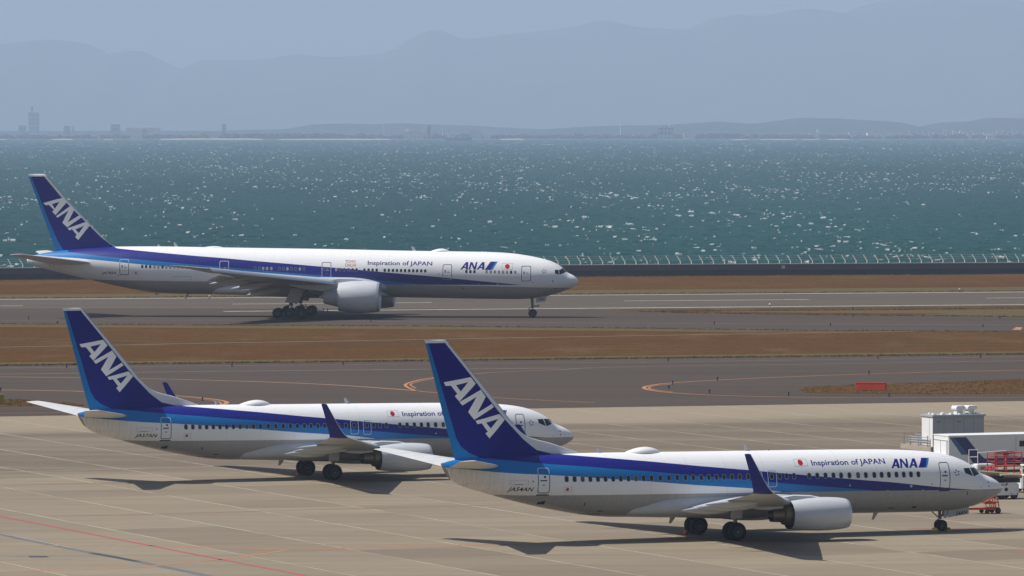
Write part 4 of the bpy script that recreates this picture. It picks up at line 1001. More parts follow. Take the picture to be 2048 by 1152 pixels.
# ---- the long twin-jet on the taxiway
S777 = dict(
    xn=37.35, xt=-35.61, nose=9.0, tailcut=.05,
    zt=[(37.35, 4.70), (37.3, 4.92), (37.2, 5.08), (36.91, 5.36), (36.53, 5.60), (36.04, 5.84), (35.71, 6.16), (35.37, 6.46), (34.61, 6.98), (33.64, 7.41), (32.19, 7.80), (30.75, 8.08), (28.34, 8.40), (25.93, 8.53), (22.07, 8.60), (16.2, 8.67), (3.32, 8.91), (-9, 9.07), (-19, 9.2), (-23.35, 9.17), (-28, 8.93), (-31.5, 8.57), (-33.04, 8.35), (-34.82, 7.98), (-35.61, 7.53)],
    zb=[(37.35, 4.62), (37.3, 4.43), (37.1, 4.22), (36.53, 3.87), (35.57, 3.47), (34.58, 3.13), (33.64, 2.85), (32.67, 2.64), (31.23, 2.44), (28.82, 2.36), (23.98, 2.40), (19.17, 2.48), (12.77, 2.58), (-9, 2.9), (-14, 2.94), (-17, 3.02), (-19.13, 3.18), (-20.83, 3.44), (-22.51, 3.76), (-24.2, 4.11), (-27.7, 4.9), (-30.24, 5.5), (-32.79, 6.09), (-34.7, 6.58), (-35.61, 6.85)],
    w=[(37.35, .04), (37.3, .35), (37.1, .7), (36.5, 1.2), (35.6, 1.7), (34.6, 2.12), (33.6, 2.42), (32, 2.76), (30, 2.98), (28, 3.08), (26, 3.1), (-15, 3.1), (-18, 3.08), (-21, 2.95), (-24, 2.6), (-27, 2.1), (-30, 1.5), (-33, .85), (-35, .38), (-35.61, .18)],
    win_ref=3.0, win_size=(.32, .45), win_z=lambda x: 6.27 - .0135 * (x - 6.0),
    front_glass=((36.0, .06), (35.62, 1.12), (35.15, 1.10), (35.42, .06)),
    side_glass=[[(34.42, 6.24), (34.86, 6.27), (34.97, 5.64), (34.46, 5.76)], [(34.93, 6.27), (35.42, 6.28), (35.62, 5.84), (35.05, 5.64)]],
    dorsal_mat={'beacon_light': 'red_disc', 'antenna': 'fairing'},
    dorsal=[('satellite_dome', 'dome', (17.9, 20.5, 8.98, .7), .75), ('antenna', 'blade', (15.8, 8.66, .62, .5), 0), ('antenna', 'blade', (-15.7, 9.15, .6, .5), 0), ('antenna', 'blade', (-18, 9.18, .3, .4), 0), ('satellite_dome', 'dome', (-12.2, -9.4, 9.25, .5), .75),
            ('antenna', 'blade', (-14.2, 2.94, -.6, .4), 0), ('antenna', 'blade', (-18.3, 3.06, -.25, .6), 0)],
    fairing=[(-12.0, .6, 3.9, 3.05), (-10, 2.1, 4.3, 2.88), (-7.5, 2.9, 4.5, 2.84), (-4, 3.3, 4.6, 2.66), (0, 3.35, 4.6, 2.5), (5, 3.3, 4.5, 2.42), (9, 3.1, 4.2, 2.45), (11.5, 2.3, 3.8, 2.5), (13, .9, 3.2, 2.58)],
    wing=[(2.4, 12.6, -2.6, 4.0, 4.0, .13, 0, 1), (3.2, 11.7, -2.7, 4.1, 4.05, .13, 0, 1), (10.0, 6.3, -3.3, 4.86, 4.55, .11, 0, 1), (20, -1.2, -6.6, 6.0, 5.85, .10, 0, 1), (29, -7.8, -10.2, 7.04, 6.98, .09, 0, 1), (32.2, -11.2, -12.0, 7.46, 7.45, .08, 0, 1), (32.45, -11.9, -12.2, 7.5, 7.5, .05, 0, 1)],
    flaps=[((3.4, -2.3, 4.2), (9.4, -2.9, 4.6), .95, 2.6, .12), ((9.6, -2.9, 4.62), (11.8, -3.5, 4.85), .55, 1.7, .12), ((12.0, -3.6, 4.9), (22.5, -7.1, 6.05), .62, 1.55, .1)],
    slats=[((4.6, 10.6, 4.2, .5), (8.0, 8.0, 4.62, .5)), ((10.6, 6.0, 4.92, .45), (28.8, -7.6, 7.03, .3))],
    track_fairings=[(6.6, -1.0, -5.6, 3.75, .42), (13.5, -1.5, -6.8, 4.75, .36), (19.5, -4.0, -8.8, 5.55, .32)], track_drop=-.75,
    engine=dict(x=9.5, z=2.90, lat=9.6, fan_r=1.6, fan_x=11.2, core_mat='fairing', core_dz=.0,
        cowl=[(10.8, 1.62, 2), (11.8, 1.60, 1), (12.1, 1.68, 1), (12.22, 1.78, 1), (12.18, 1.86, 1), (11.9, 1.95, 0), (11.2, 2.04, 0), (10.2, 2.09, 0), (9.0, 2.08, 0), (7.8, 1.98, 0), (6.85, 1.84, 2), (6.9, 1.76, 2), (8.2, 1.6, 2)],
        core=[(8.4, 1.42, 0), (7.0, 1.38, 0), (5.7, 1.08, 0), (4.9, .86, 1), (4.95, .74, 1), (5.6, .6, 0), (4.3, .1, 0), (4.25, .001, 0)],
        spin=[(11.2, 1.6), (11.21, .5), (11.6, .35), (11.95, .001)],
        pylon=[(10.3, 4.75, 5.05, .1), (9.0, 4.5, 5.25, .28), (7.0, 4.2, 5.30, .32), (5.0, 3.6, 5.1, .3), (2.5, 3.9, 4.8, .2), (.4, 4.3, 4.6, .06)]),
    stab=((-26.5, -33.0, 7.05, 1.6), (-34.35, -36.2, 8.36, 10.75), .09), stab_te=-.05,
    fin=dict(z0=8.0, z1=18.74, th=.10, dorsal=.05, lm=lambda z: -32.98 + (18.54 - z) * .94,
        le=[(18.74, -33.25), (18.64, -33.08), (18.54, -32.98), (15.11, -30.05), (12.72, -27.75), (10.08, -25.12), (9.39, -24.32), (9.16, -23.85), (9.0, -23.3), (8.0, -23.2)],
        te=[(18.74, -35.46), (8.49, -31.73), (8.0, -31.55)],
        letters=[[[(-33.43, 14.89), (-31.45, 15.45), (-30.69, 15.59), (-30.25, 15.03), (-31.76, 13.31), (-32.22, 13.76), (-31.97, 14.0), (-32.63, 14.65), (-33.08, 14.63)], [(-32.22, 14.77), (-31.23, 15.07), (-31.86, 14.13)]],
                 [[(-31.71, 13.16), (-29.7, 14.58), (-29.23, 14.08), (-30.11, 12.36), (-28.57, 13.31), (-28.33, 13.0), (-30.19, 11.71), (-30.86, 12.31), (-30.03, 13.91), (-31.5, 12.97)]],
                 [[(-30.15, 11.58), (-27.71, 12.43), (-27.19, 11.96), (-28.73, 10.03), (-29.14, 10.45), (-28.92, 10.7), (-29.56, 11.46), (-29.91, 11.3)], [(-29.11, 11.43), (-27.97, 11.9), (-28.64, 10.95)]]]),
)
S777['livery'] = livery_mat('long_jet_livery', -36, 37.6, 2.0, 9.6,
    [(-36, 9.6), (-24.2, 9.6), (-23.9, 9.15), (-23.53, 8.97), (-21.43, 8.77), (-17.15, 8.38), (-12.91, 8.02), (-8.68, 7.70), (-5.38, 7.4), (-1.18, 7.07), (3.02, 6.72), (7.21, 6.38), (12.22, 5.92), (19.77, 5.28), (25.22, 4.75), (29.05, 4.4), (31.9, 4.14), (33.79, 3.95), (34.3, 3.6)],
    [(-36, 9.6), (-30.6, 9.6), (-30.11, 8.5), (-25.58, 7.97), (-22.14, 7.70), (-18.73, 7.39), (-13.67, 6.95), (3.66, 5.50), (5.11, 5.37), (10.5, 4.94), (13.92, 4.64), (16.47, 4.4), (18.77, 4.18), (19.5, 3.9)],
    [(-36, 8.1), (-33.5, 7.95), (-28.97, 7.68), (-25.54, 7.41), (-22.96, 7.17), (-19.55, 6.85), (-16.17, 6.56), (-11.98, 6.2), (2, 4.9), (7.6, 4.3)],
    [(-27.2, 4.3), (-26.67, 4.86), (-25.71, 4.80), (-18.75, 4.75), (-8.66, 4.63), (11.78, 4.34), (16.47, 4.27), (20.67, 4.21), (29.04, 4.06), (33.78, 3.95), (37.6, 3.84)], -28.0)
S777['finmat'] = fin_mat('long_jet_fin_paint', 7.8, 18.9, -37, -22,
    [(7.8, -29.2), (8.3, -29.9), (8.45, -30.21), (8.68, -30.71), (9.82, -31.47), (12.71, -32.74), (18.45, -35.02), (18.9, -35.2)],
    [(7.8, -22.2), (8.9, -22.6), (9.16, -23.99), (10.33, -25.63), (12.59, -27.91), (15.11, -30.5), (18.43, -33.3), (18.9, -33.7)], 18.42,
    [(7.8, -22), (9.1, -22), (9.4, -24.42), (10.08, -25.22), (12.72, -27.85), (15.11, -30.17), (18.54, -33.1), (18.9, -33.4)])
S777['win'] = {'glass': [-19.84, -19.32, -18.78, -17.15, 9.51, 10.05, 10.58, 11.12, 12.19, 12.72, 13.26, 13.79, 14.33, 14.86, 15.4, 15.93, 16.44, 16.98, 17.51, 22.91, 23.44, 23.97, 28.77, 7.95, 8.48],
               'shade': [-18.23, -17.7, -16.64, -16.11, -15.59, -15.04, -14.51, -13.99, -3.84, -3.32, -2.76, 5.79, 25.57, 26.1, 26.64, 27.19, 27.72, 28.24, 29.31, 1.0, -.64],
               'shade_b': [-4.88, -4.35, -1.7, -1.16, -.13, .42, 1.54, 4.2, 6.32, 6.86, 7.41, 22.3, -13.4, -12.9]}
M['shade_b'] = plain('window_blue_pane', (.05, .055, .13), .25, var=.2)
S777['win']['shade_b'].remove(22.3)
S777['doors'] = [
    dict(name='cargo_door', box=(22.4, 25.0, 2.75, 4.05), r=.1, wd=.04, low='grey_line', high='grey_line', detail=False),
    dict(name='cargo_door', box=(-16.2, -14.0, 3.35, 4.5), r=.1, wd=.04, low='grey_line', high='grey_line', detail=False),
    dict(name='cabin_door', box=(-22.89, -21.63, 5.5, 7.56), r=.16, wd=.075, low='outline_navy', high='outline_light', split=7.1, detail='big'),
    dict(name='cabin_door', box=(-9.62, -8.38, 5.37, 7.38), r=.16, wd=.075, low='outline_navy', high='outline_light', split=5.95, detail='big'),
    dict(name='cabin_door', box=(3.88, 5.13, 5.2, 7.22), r=.16, wd=.075, low='outline_light', high='outline_navy', split=6.6, detail='big'),
    dict(name='cabin_door', box=(19.79, 21.01, 4.96, 6.97), r=.16, wd=.075, low='outline_light', high='outline_navy', split=5.25, detail='big'),
    dict(name='cabin_door', box=(30.11, 31.36, 4.79, 6.79), r=.16, wd=.075, low='outline_navy', high='outline_navy', detail='big')]
def decals777(B):
    D = []
    V, F = text2d('Inspiration of JAPAN', 9.92, 18.4, 6.90, 7.42, bold=.016, slope=-.01); D.append(('title_lettering', [(V, F, 0)], ['navy'], .005))
    sh = [(*shape2d(p), 0) for p in ana_letters(22.11, 25.27, 6.3, 7.27)]; D.append(('airline_lettering', sh, ['navy'], .005))
    D.append(('slash_emblem', [(*shape2d([[(25.31, 6.26), (26.03, 7.33), (26.72, 7.34), (26.02, 6.27)]]), 0), (*shape2d([[(26.02, 6.27), (26.72, 7.34), (26.99, 7.34), (26.32, 6.27)]]), 1)], ['navy', 'cyan'], .005))
    for (x0, x1, z0, z1, r) in ((27.58, 28.95, 6.30, 7.13, .31), (-20.99, -20.38, 5.55, 5.97, .13)):
        cx, cz = (x0 + x1) / 2, (z0 + z1) / 2
        D.append(('flag_emblem', [(*shape2d([rrect(x0, x1, z0, z1, .02, 2), rrect(x0 + .03, x1 - .03, z0 + .03, z1 - .03, .02, 2)]), 1), (*shape2d([circle(cx, cz, r)]), 0)], ['red_disc', 'grey_line'], .005))
    for body, mt, x0, x1, z0, z1 in (('TO', 'outline_navy', 6.97, 7.55, 7.14, 7.50), ('MO', 'red_disc', 7.65, 8.33, 7.14, 7.50), ('DACHI', 'red_disc', 6.98, 8.35, 6.66, 7.04)):
        V, F = text2d(body, x0, x1, z0, z1, bold=.0); D.append(('slogan_lettering', [(V, F, 0)], [mt], .005))
    V, F = text2d('JA792A', -25.40, -23.38, 5.60, 5.92, shear=.28, bold=.016); D.append(('registration_lettering', [(V, F, 0)], ['black'], .005))
    D.append(('star_emblem', [(*shape2d([p]), 0) for p in star_tris(33.05, 6.06, .34)], ['outline_navy'], .005))
    sh = []
    for x, z, r in ((24.6, 4.45, .05), (27.0, 4.42, .10), (22.3, 4.45, .05)): sh.append((*shape2d([circle(x, z, r, 14)]), 0))
    for x, z, r in ((-23.1, 5.42, .07), (31.6, 4.6, .07), (34.2, 4.8, .09), (29.7, 5.72, .05), (19.3, 5.75, .06), (34.45, 3.80, .1), (22.4, 3.8, .1)): sh.append((*shape2d([circle(x, z, r, 12)]), 1))
    for x, z, w, h in ((-15.8, 5.28, 2.6, .05), (-13.5, 4.9, .2, .08), (20.6, 3.35, .15, .08), (21.0, 3.35, .15, .08)): sh.append((*shape2d([[(x, z), (x + w, z), (x + w, z + h), (x, z + h)]]), 2))
    D.extend(('service_panel', [q], ['outline_light', 'outline_navy', 'grey_line'], .004) for q in sh)
    return D
S777['decals'] = decals777
S777['gears'] = [gear_777_main, gear_777_nose]

def seven37(reg, code, px, py, hd, **kw):
    S = dict(S737); S['decals'] = decals737(reg); S['gears'] = [gear_737_main, gear_737_nose(code)]
    return build_airliner(S, ground(px, py), R(hd), kw)
seven37('JA54AN', '54AN', 1429.7, 1074.5, 22.2, label='nearest white airliner with winglets, registration JA54AN, its nose beside the ground equipment', cat='airliner', group='parked winglet airliners')
seven37('JA57AN', '57AN', 637.7, 955, 21.4, label='parked white airliner with winglets, registration JA57AN, partly hidden behind the nearest tail fin', cat='airliner', group='parked winglet airliners')
build_airliner(S777, ground(590, 633), R(-4.5), dict(label='long wide-body airliner without winglets, registration JA792A, taxiing beside the runway with flaps down', cat='airliner'))
# ------------------------------------------------------------------ sea wall and fence
def wall_pt(x, off=0.0):
    k = (wall_y(100) - wall_y(0)) / 100; n = Vector((-k, 1, 0)).normalized(); return Vector((x, wall_y(x), 0)) + n * off
M['wall_dark'] = plain('weathered_sea_wall', (.115, .122, .135), .9, var=.25, scale=.25); M['wall_low'] = plain('darker_wall_base', (.075, .080, .092), .9, var=.3, scale=.2); M['wall_cap'] = plain('sunlit_pale_coping', (.42, .40, .36), .85, var=.15)  # coping painted pale as the sunlit top; lower wall a darker tone
w = empty('sea_wall', tuple(wall_pt(0))); tag(w, 'long dark grey concrete sea wall with sunlit coping painted pale between the dry grass and the sea', 'sea wall')
def wall_strip(name, z0, z1, o0, o1, mat, seg=6.0):
    V = []; F = []; n = int((X1 - X0) / seg); base = wall_pt(0)
    for i in range(n + 1):
        x = X0 + (X1 - X0) * i / n
        a, b = wall_pt(x, o0) - base, wall_pt(x, o1) - base
        V += [(a.x, a.y, z0), (a.x, a.y, z1), (b.x, b.y, z1), (b.x, b.y, z0)]
        if i: k = 4 * i; F += [(k - 4, k, k + 1, k - 3), (k - 3, k + 1, k + 2, k - 2), (k - 2, k + 2, k + 3, k - 1)]
    return mesh_obj(name, V, F, mat, w, smooth=False)
wall_strip('lower_wall', -4.6, .95, 0, 1.0, M['wall_low']); wall_strip('upper_wall', .95, 1.86, .10, .9, M['wall_dark']); wall_strip('coping', 1.86, 1.98, .02, 1.0, M['wall_cap'])
mb = MB(); p = wall_pt((1569.8 - 1024) / FOC * 956) - wall_pt(0); mb.box((p.x, p.y + .04, 1.40), (.55, .08, .55), 0, bevel=.01); mb.build('wall_plate', M['fairing'], w, smooth=False)
fe = empty('fence', tuple(wall_pt(0, .5) + Vector((0, 0, 1.98)))); tag(fe, 'row of pale slanted fence posts along the top of the sea wall', 'fence')
M['post'] = plain('fence_post_steel', (.78, .74, .64), .6, .2, var=.2)
mb = MB(); mb.tube((0, 0, 0), (.02, 0, .42), .085, .08, 8).tube((.02, 0, .40), (-.62, .25, 1.42), .08, .06, 8).box((0, 0, .015), (.22, .2, .03))
mb.tube((-.30, .12, .95), (-.17, .12, .98), .02, n=6)
post0 = mb.build('post', M['post'], fe)
k_ = 0
for i in range(-46, 48):
    x = i * 1.855 + .35; p = wall_pt(x, .5) - wall_pt(0, .5)
    o = post0 if k_ == 0 else post0.copy()
    if k_: link(o, fe)
    o.location = (p.x, p.y, 0); k_ += 1
mb = MB(); a, b = wall_pt(-88, .5) - wall_pt(0, .5), wall_pt(88, .5) - wall_pt(0, .5)
for dx, dy, dz in ((-.15, .06, .70), (-.36, .15, 1.02), (-.58, .23, 1.36)): mb.tube((a.x + dx, a.y + dy, dz), (b.x + dx, b.y + dy, dz), .007, n=5)
mb.build('wire', M['post'], fe)

# ------------------------------------------------------------------ equipment on the apron
HD = R(21.8)
M['gse_white'] = plain('equipment_white_paint', (.74, .74, .73), .45, var=.06); M['gse_grey'] = plain('equipment_grey_paint', (.36, .38, .41), .45, var=.06); M['gse_red'] = plain('equipment_red_paint', (.46, .030, .022), .5, var=.15)
M['gse_orange'] = plain('equipment_orange_paint', (.55, .075, .022), .5, var=.15); M['gse_yellow'] = plain('equipment_yellow_paint', (.62, .40, .05), .5, var=.12); M['tan'] = plain('tan_canvas', (.42, .33, .22), .9, var=.2)
M['conc'] = plain('plinth_concrete', (.36, .31, .25), .9, var=.25); M['rail'] = plain('rail_steel', (.32, .36, .40), .5, .3, var=.1); M['bus_navy'] = plain('truck_navy_paint', (.006, .022, .13), .4, coat=.2, var=.05); M['bus_cyan'] = plain('truck_blue_paint', (.02, .12, .26), .4, coat=.2, var=.05)
M['sign_red'] = plain('sign_red_paint', (.52, .050, .018), .6, var=.15); M['sign_yellow'] = plain('sign_yellow_paint', (.36, .27, .02), .6, var=.15)

# switchgear cabinets on a concrete base
c = empty('equipment_cabinet', ground(1866, 903), HD); tag(c, 'metal cabinet, sunlit end coloured white, shaded front grey, two hooded roof vents behind the truck', 'cabinet')
Lc, Wc = 4.4, 1.95
mb = MB(); mb.box((Lc / 2, 2.4, .18), (Lc + .7, 5.4, .36), 0, bevel=.02); mb.build('concrete_base', M['conc'], c, smooth=False)
mb = MB(); mb.box((Lc / 2, Wc / 2, 1.52), (Lc, Wc, 2.32), 0, bevel=.02); mb.build('body', M['gse_grey'], c, smooth=False)
mb = MB(); mb.box((-.012, Wc / 2, 1.52), (.03, Wc - .02, 2.30), 0).box((-.03, Wc * .3, 1.5), (.02, .03, 2.2), 1); mb.build('sunlit_side_panel', [M['gse_white'], M['gse_grey']], c, smooth=False)  # sunlit end painted white against the grey of the shaded front
for k in range(5):
    mb = MB(); x = .06 + k * (Lc - .08) / 5
    mb.box((x + .41, -.012, 1.48), (.80, .03, 2.16), 0, bevel=.01).box((x + .80, -.03, 1.1), (.04, .03, .16), 1)
    if k in (0, 2): mb.box((x + .32, -.03, 2.28), (.10, .02, .07), 2).box((x + .52, -.03, 2.28), (.10, .02, .07), 2)
    mb.build('door', [M['gse_grey'], M['rail'], M['dark']], c, smooth=False)
mb = MB(); mb.box((Lc / 2, Wc / 2, 2.75), (Lc + .22, Wc + .22, .14), 0, bevel=.02)
for k in range(6): mb.box((.3 + k * .75, .5, 2.87), (.26, .4, .12), 1, bevel=.03)
for k in range(4): mb.box((.5 + k * 1.1, 1.5, 2.87), (.3, .3, .12), 1, bevel=.03)
mb.build('roof', [M['gse_grey'], M['gse_white']], c, smooth=False)
for x in (2.35, 3.35):
    mb = MB(); mb.box((x + .25, .9, 3.0), (.52, .6, .40), 0, bevel=.03)
    rg = [[(x - .12, yy, 3.18), (x + .62, yy, 3.18), (x + .70, yy, 3.30), (x + .60, yy, 3.46), (x - .02, yy, 3.46), (x - .14, yy, 3.34)] for yy in (.45, 1.35)]
    mb.loft(rg); mb.build('roof_vent', M['gse_white'], c, smooth=False)
r_ = empty('guard_rail', ground(1866, 903), HD); tag(r_, 'short grey steel guard rail on the concrete base left of the cabinet', 'railing')
for x, y, h in ((-.22, 4.75, 1.30), (-.22, 3.6, 1.02), (-.22, 2.1, 1.22), (-.22, .5, 1.2), (.35, 2.9, 1.25)):
    mb = MB(); mb.tube((x, y, .36), (x, y, h), .045, n=8).box((x, y, .38), (.16, .16, .03)); mb.build('post', M['rail'], r_)
mb = MB()
for z in (.66, .84, 1.02): mb.tube((-.22, 3.75, z), (-.22, .4, z + .04), .032, n=8)
for z in (.95, 1.15): mb.tube((.35, 3.9, z), (.35, 2.0, z), .028, n=8)
mb.build('rail', M['gse_grey'], r_)

# long truck body with slanted stripes
t_ = empty('cargo_truck', ground(1897, 946), HD); tag(t_, 'long white box truck with slanted navy stripe on its side behind the nearest airliner nose', 'truck')
Lt, Wt, z0, z1 = 9.5, 2.5, .62, 2.66
mb = MB(); mb.box((Lt / 2, Wt / 2, (z0 + z1) / 2), (Lt, Wt, z1 - z0), 0, bevel=.05); mb.build('body', M['gse_white'], t_, smooth=False)
mb = MB(); mb.box((Lt / 2, Wt / 2, z1 + .03), (Lt + .06, Wt + .06, .06), 0, bevel=.04); mb.build('roof', M['gse_white'], t_, smooth=False)
def side_poly(name, P, mat, y=-.006, th=.004):
    mb = MB(); n = len(P); mb.add([(x, y, z) for x, z in P] + [(x, y + th, z) for x, z in P], [tuple(range(n)), tuple(range(2 * n - 1, n - 1, -1))]); mb.build(name, mat, t_, smooth=False)
side_poly('light_stripe', [(.08, 2.58), (.34, 2.58), (1.55, 1.3), (1.05, 1.3)], M['bus_cyan']); side_poly('navy_stripe', [(.36, 2.58), (1.42, 2.58), (2.56, 1.3), (2.9, 1.0), (9.4, 1.0), (9.4, .66), (2.0, .66), (1.56, 1.3)], M['bus_navy'])
mb = MB(); mb.box((-.015, Wt / 2, 1.62), (.03, Wt - .35, 1.5), 0, bevel=0).box((-.035, Wt / 2, 1.62), (.02, .04, 1.45), 1).box((-.035, Wt / 2, 2.34), (.03, Wt - .3, .05), 1).box((-.035, .22, 1.6), (.03, .05, 1.5), 1); mb.build('rear_door', [M['gse_white'], M['rail']], t_, smooth=False)
mb = MB(); mb.box((-.55, Wt / 2 - .1, 1.02), (1.0, Wt - .3, .10), 0).box((-1.02, Wt / 2 - .1, 1.22), (.08, Wt - .3, .5), 0); mb.build('tail_lift', M['gse_white'], t_, smooth=False)
for x, w_ in ((5.75, 1.3), (7.4, 1.3)):
    mb = MB(); mb.box((x + w_ / 2, -.012, 2.02), (w_, .03, .42), 0, bevel=0); mb.build('window', M['cockpit'], t_, smooth=False)
side_poly('panel_line', [(5.45, .7), (5.48, .7), (5.48, 2.6), (5.45, 2.6)], M['grey_line'], -.010); side_poly('grille', [(4.0, 1.28), (5.2, 1.28), (5.2, 1.33), (4.0, 1.33)], M['dark'], -.012)
for x in (2.2, 7.6):
    for y in (.16, Wt - .16): make_wheel('wheel', t_, x, y, .45, .45, .28, 1)
mb = MB(); mb.box((Lt / 2, Wt / 2, .52), (Lt - 1, 1.0, .22)); mb.build('chassis', M['dark'], t_, smooth=False)

# red maintenance steps
s_ = empty('maintenance_steps', ground(1990, 970), HD); tag(s_, 'red tubular maintenance steps with guard rails in front of the white box truck', 'steps')
mb = MB(); Ls, Ws = 2.1, 1.2
for x in (0, .75, 1.5, Ls):
    for y in (0, Ws): mb.tube((x, y, .15), (x, y, 2.25), .035, n=8)
mb.build('frame', M['gse_red'], s_)
mb = MB()
for z in (1.62, 1.95, 2.25):
    for y in (0, Ws): mb.tube((0, y, z), (Ls, y, z), .028, n=8)
    mb.tube((Ls, 0, z), (Ls, Ws, z), .028, n=8).tube((0, 0, z), (0, Ws, z), .028, n=8)
mb.tube((0, 0, .3), (.75, 0, 1.25), .025, n=6).tube((.75, 0, 1.25), (1.5, 0, .3), .025, n=6)
mb.build('guard_rail', M['gse_red'], s_)
mb = MB(); mb.box((Ls / 2, Ws / 2, 1.30), (Ls, Ws, .07)); mb.build('platform', M['gse_red'], s_, smooth=False)
mb = MB()
for k in range(5): mb.box((-.15 - .26 * k, Ws / 2, 1.12 - .22 * k), (.26, Ws * .8, .04), 0)
for y in (.15, Ws - .15): mb.tube((0, y, 1.25), (-1.3, y, .15), .035, n=8)
mb.build('stair', M['gse_red'], s_)
mb = MB(); mb.tube((-1.35, 0, 2.28), (.9, 0, 2.40), .035, n=8).tube((-1.35, 0, 1.2), (-1.35, 0, 2.28), .03, n=8); mb.build('hand_rail', M['gse_white'], s_)
mb = MB(); mb.tube((.85, .1, 1.3), (.85, .1, 2.1), .05, n=8).box((.85, .1, 2.15), (.5, .25, .14), 1, bevel=.05); mb.build('control_post', [M['gse_white'], M['gse_red']], s_, smooth=False)
for x in (.1, Ls - .1):
    for y in (.05, Ws - .05): make_wheel('wheel', s_, x, y, .15, .15, .09, 1)

# white trailer with company lettering
g_ = empty('equipment_trailer', ground(1953, 966), HD); tag(g_, 'small white equipment trailer lettered ANA beside the red maintenance steps', 'trailer')
mb = MB(); mb.box((.75, .5, .95), (1.45, 1.0, .62), 0, bevel=.05).box((.75, .5, 1.29), (1.2, .8, .06), 0, bevel=.05); mb.build('body', M['gse_white'], g_, smooth=False)
sh = [(*shape2d(p), 0) for p in ana_letters(.25, .95, .92, 1.14)] + [(*shape2d([[(.98, .92), (1.14, 1.14), (1.24, 1.14), (1.08, .92)]]), 0)]
conform('lettering', sh, None, [M['bus_navy']], g_, off=.004, dz=None, dx=None, latfn=lambda x, z: 0.0)
mb = MB(); mb.box((.75, .5, .55), (1.6, .9, .14)).tube((-.7, .5, .45), (0, .5, .52), .04, n=8); mb.build('chassis', M['rail'], g_, smooth=False)
mb = MB()
for x in (-.15, .55):
    mb.tube((x, .9, .5), (x, .9, 2.3), .03, n=8)
mb.tube((-.15, .9, 2.3), (.55, .9, 2.3), .03, n=8).tube((-.15, .9, 1.8), (.55, .9, 1.8), .03, n=8)
mb.build('hose_rack', [M['gse_white'], M['fairing']], g_, smooth=False)
for x in (.25, 1.25):
    for y in (.08, .92): make_wheel('wheel', g_, x, y, .27, .27, .16, 1)

# belt loader
b_ = empty('belt_loader', ground(1996, 999), HD); tag(b_, 'white belt loader with yellow boom and tan cover right of the nearest airliner nose', 'belt loader')
mb = MB(); mb.box((.75, .7, .70), (1.5, 1.4, .85), 0, bevel=.06); mb.build('body', M['gse_white'], b_, smooth=False)
mb = MB(); mb.box((1.56, .7, .66), (.12, 1.3, .70), 0, bevel=.03).box((1.63, .45, .75), (.03, .35, .4), 1).box((1.63, 1.0, .62), (.03, .2, .3), 1); mb.build('front_panel', [M['gse_white'], M['dark']], b_, smooth=False)
V, F = shape2d([circle(.62, .66, .13, 20)]); sh = [(V, F, 0)] + [(*shape2d([rrect(.85, 1.2, .34, .38, .01, 2)]), 1)]; conform('side_port', sh, None, [M['dark'], M['grey_line']], b_, off=.004, dz=None, dx=None, latfn=lambda x, z: 0.0)
sh = [(*shape2d(p), 0) for p in ana_letters(.22, .50, .94, 1.05)] + [(*shape2d([[(.52, .92), (.62, 1.08), (.76, 1.08), (.66, .92)]]), 0)]
conform('lettering', sh, None, [M['bus_navy']], b_, off=.004, dz=None, dx=None, latfn=lambda x, z: 0.0)
mb = MB(); mb.box((.8, .7, 1.30), (1.7, 1.3, .26), 0, bevel=.04).box((.1, .7, 1.5), (.9, 1.0, .16), 0, bevel=.04); mb.build('engine_deck', M['dark'], b_, smooth=False)
mb = MB(); mb.lathe([(-.02, .01), (0, .16), (.9, .19), (1.7, .13), (1.72, .01)], (.35, .4, 1.55), (1, .1, -.03), 14); mb.build('cover', M['tan'], b_)
mb = MB(); mb.tube((-1.3, .5, 1.86), (1.6, .6, 1.62), .09, n=8).tube((-1.3, .9, 1.86), (1.6, 1.0, 1.62), .09, n=8); mb.box((-.6, .7, 1.80), (1.5, .5, .06), 1, mat=Matrix.Rotation(R(5), 4, 'Y')); mb.build('boom', [M['tan'], M['gse_yellow']], b_)
for x in (.3, 1.25):
    for y in (.1, 1.3): make_wheel('wheel', b_, x, y, .27, .27, .2, 1)

# orange tow bar dolly
d_ = empty('tow_bar_dolly', ground(1974, 1027), HD); tag(d_, 'orange red tow bar dolly standing on the apron under the airliner nose', 'tow bar')
mb = MB(); P = [(-1.55, .1), (-.1, -.32), (.72, -.32), (.72, .52), (-.1, .52)]
mb.prism(P, .26, .40); mb.build('drawbar', M['gse_orange'], d_, smooth=False)
mb = MB()
for y in (-.3, .5):
    mb.tube((.72, y, .4), (.55, y, 1.22), .04, n=8).tube((.55, y, 1.22), (-.35, y, .72), .035, n=8).tube((-.35, y, .72), (.70, y, .74), .045, n=8).tube((.2, y, .4), (.05, y, .95), .03, n=8).tube((.45, y, .4), (.35, y, 1.05), .03, n=8)
mb.tube((.55, -.3, 1.22), (.55, .5, 1.22), .035, n=8).tube((.70, .1, .4), (.66, .1, 1.72), .022, n=6)
mb.box((.1, .1, .66), (.8, .7, .05)); mb.build('frame', M['gse_orange'], d_, smooth=False)
for x, y in ((-.15, -.3), (-.15, .5)): make_wheel('wheel', d_, x, y, .15, .15, .1, 1)
for y in (-.35, .55): make_wheel('wheel', d_, .62, y, .2, .2, .12, 1)
mb = MB(); mb.tube((.05, -.1, .02), (.05, -.1, .3), .06, n=8).box((.05, -.1, .02), (.2, .2, .03)); mb.build('jack_leg', M['rail'], d_)
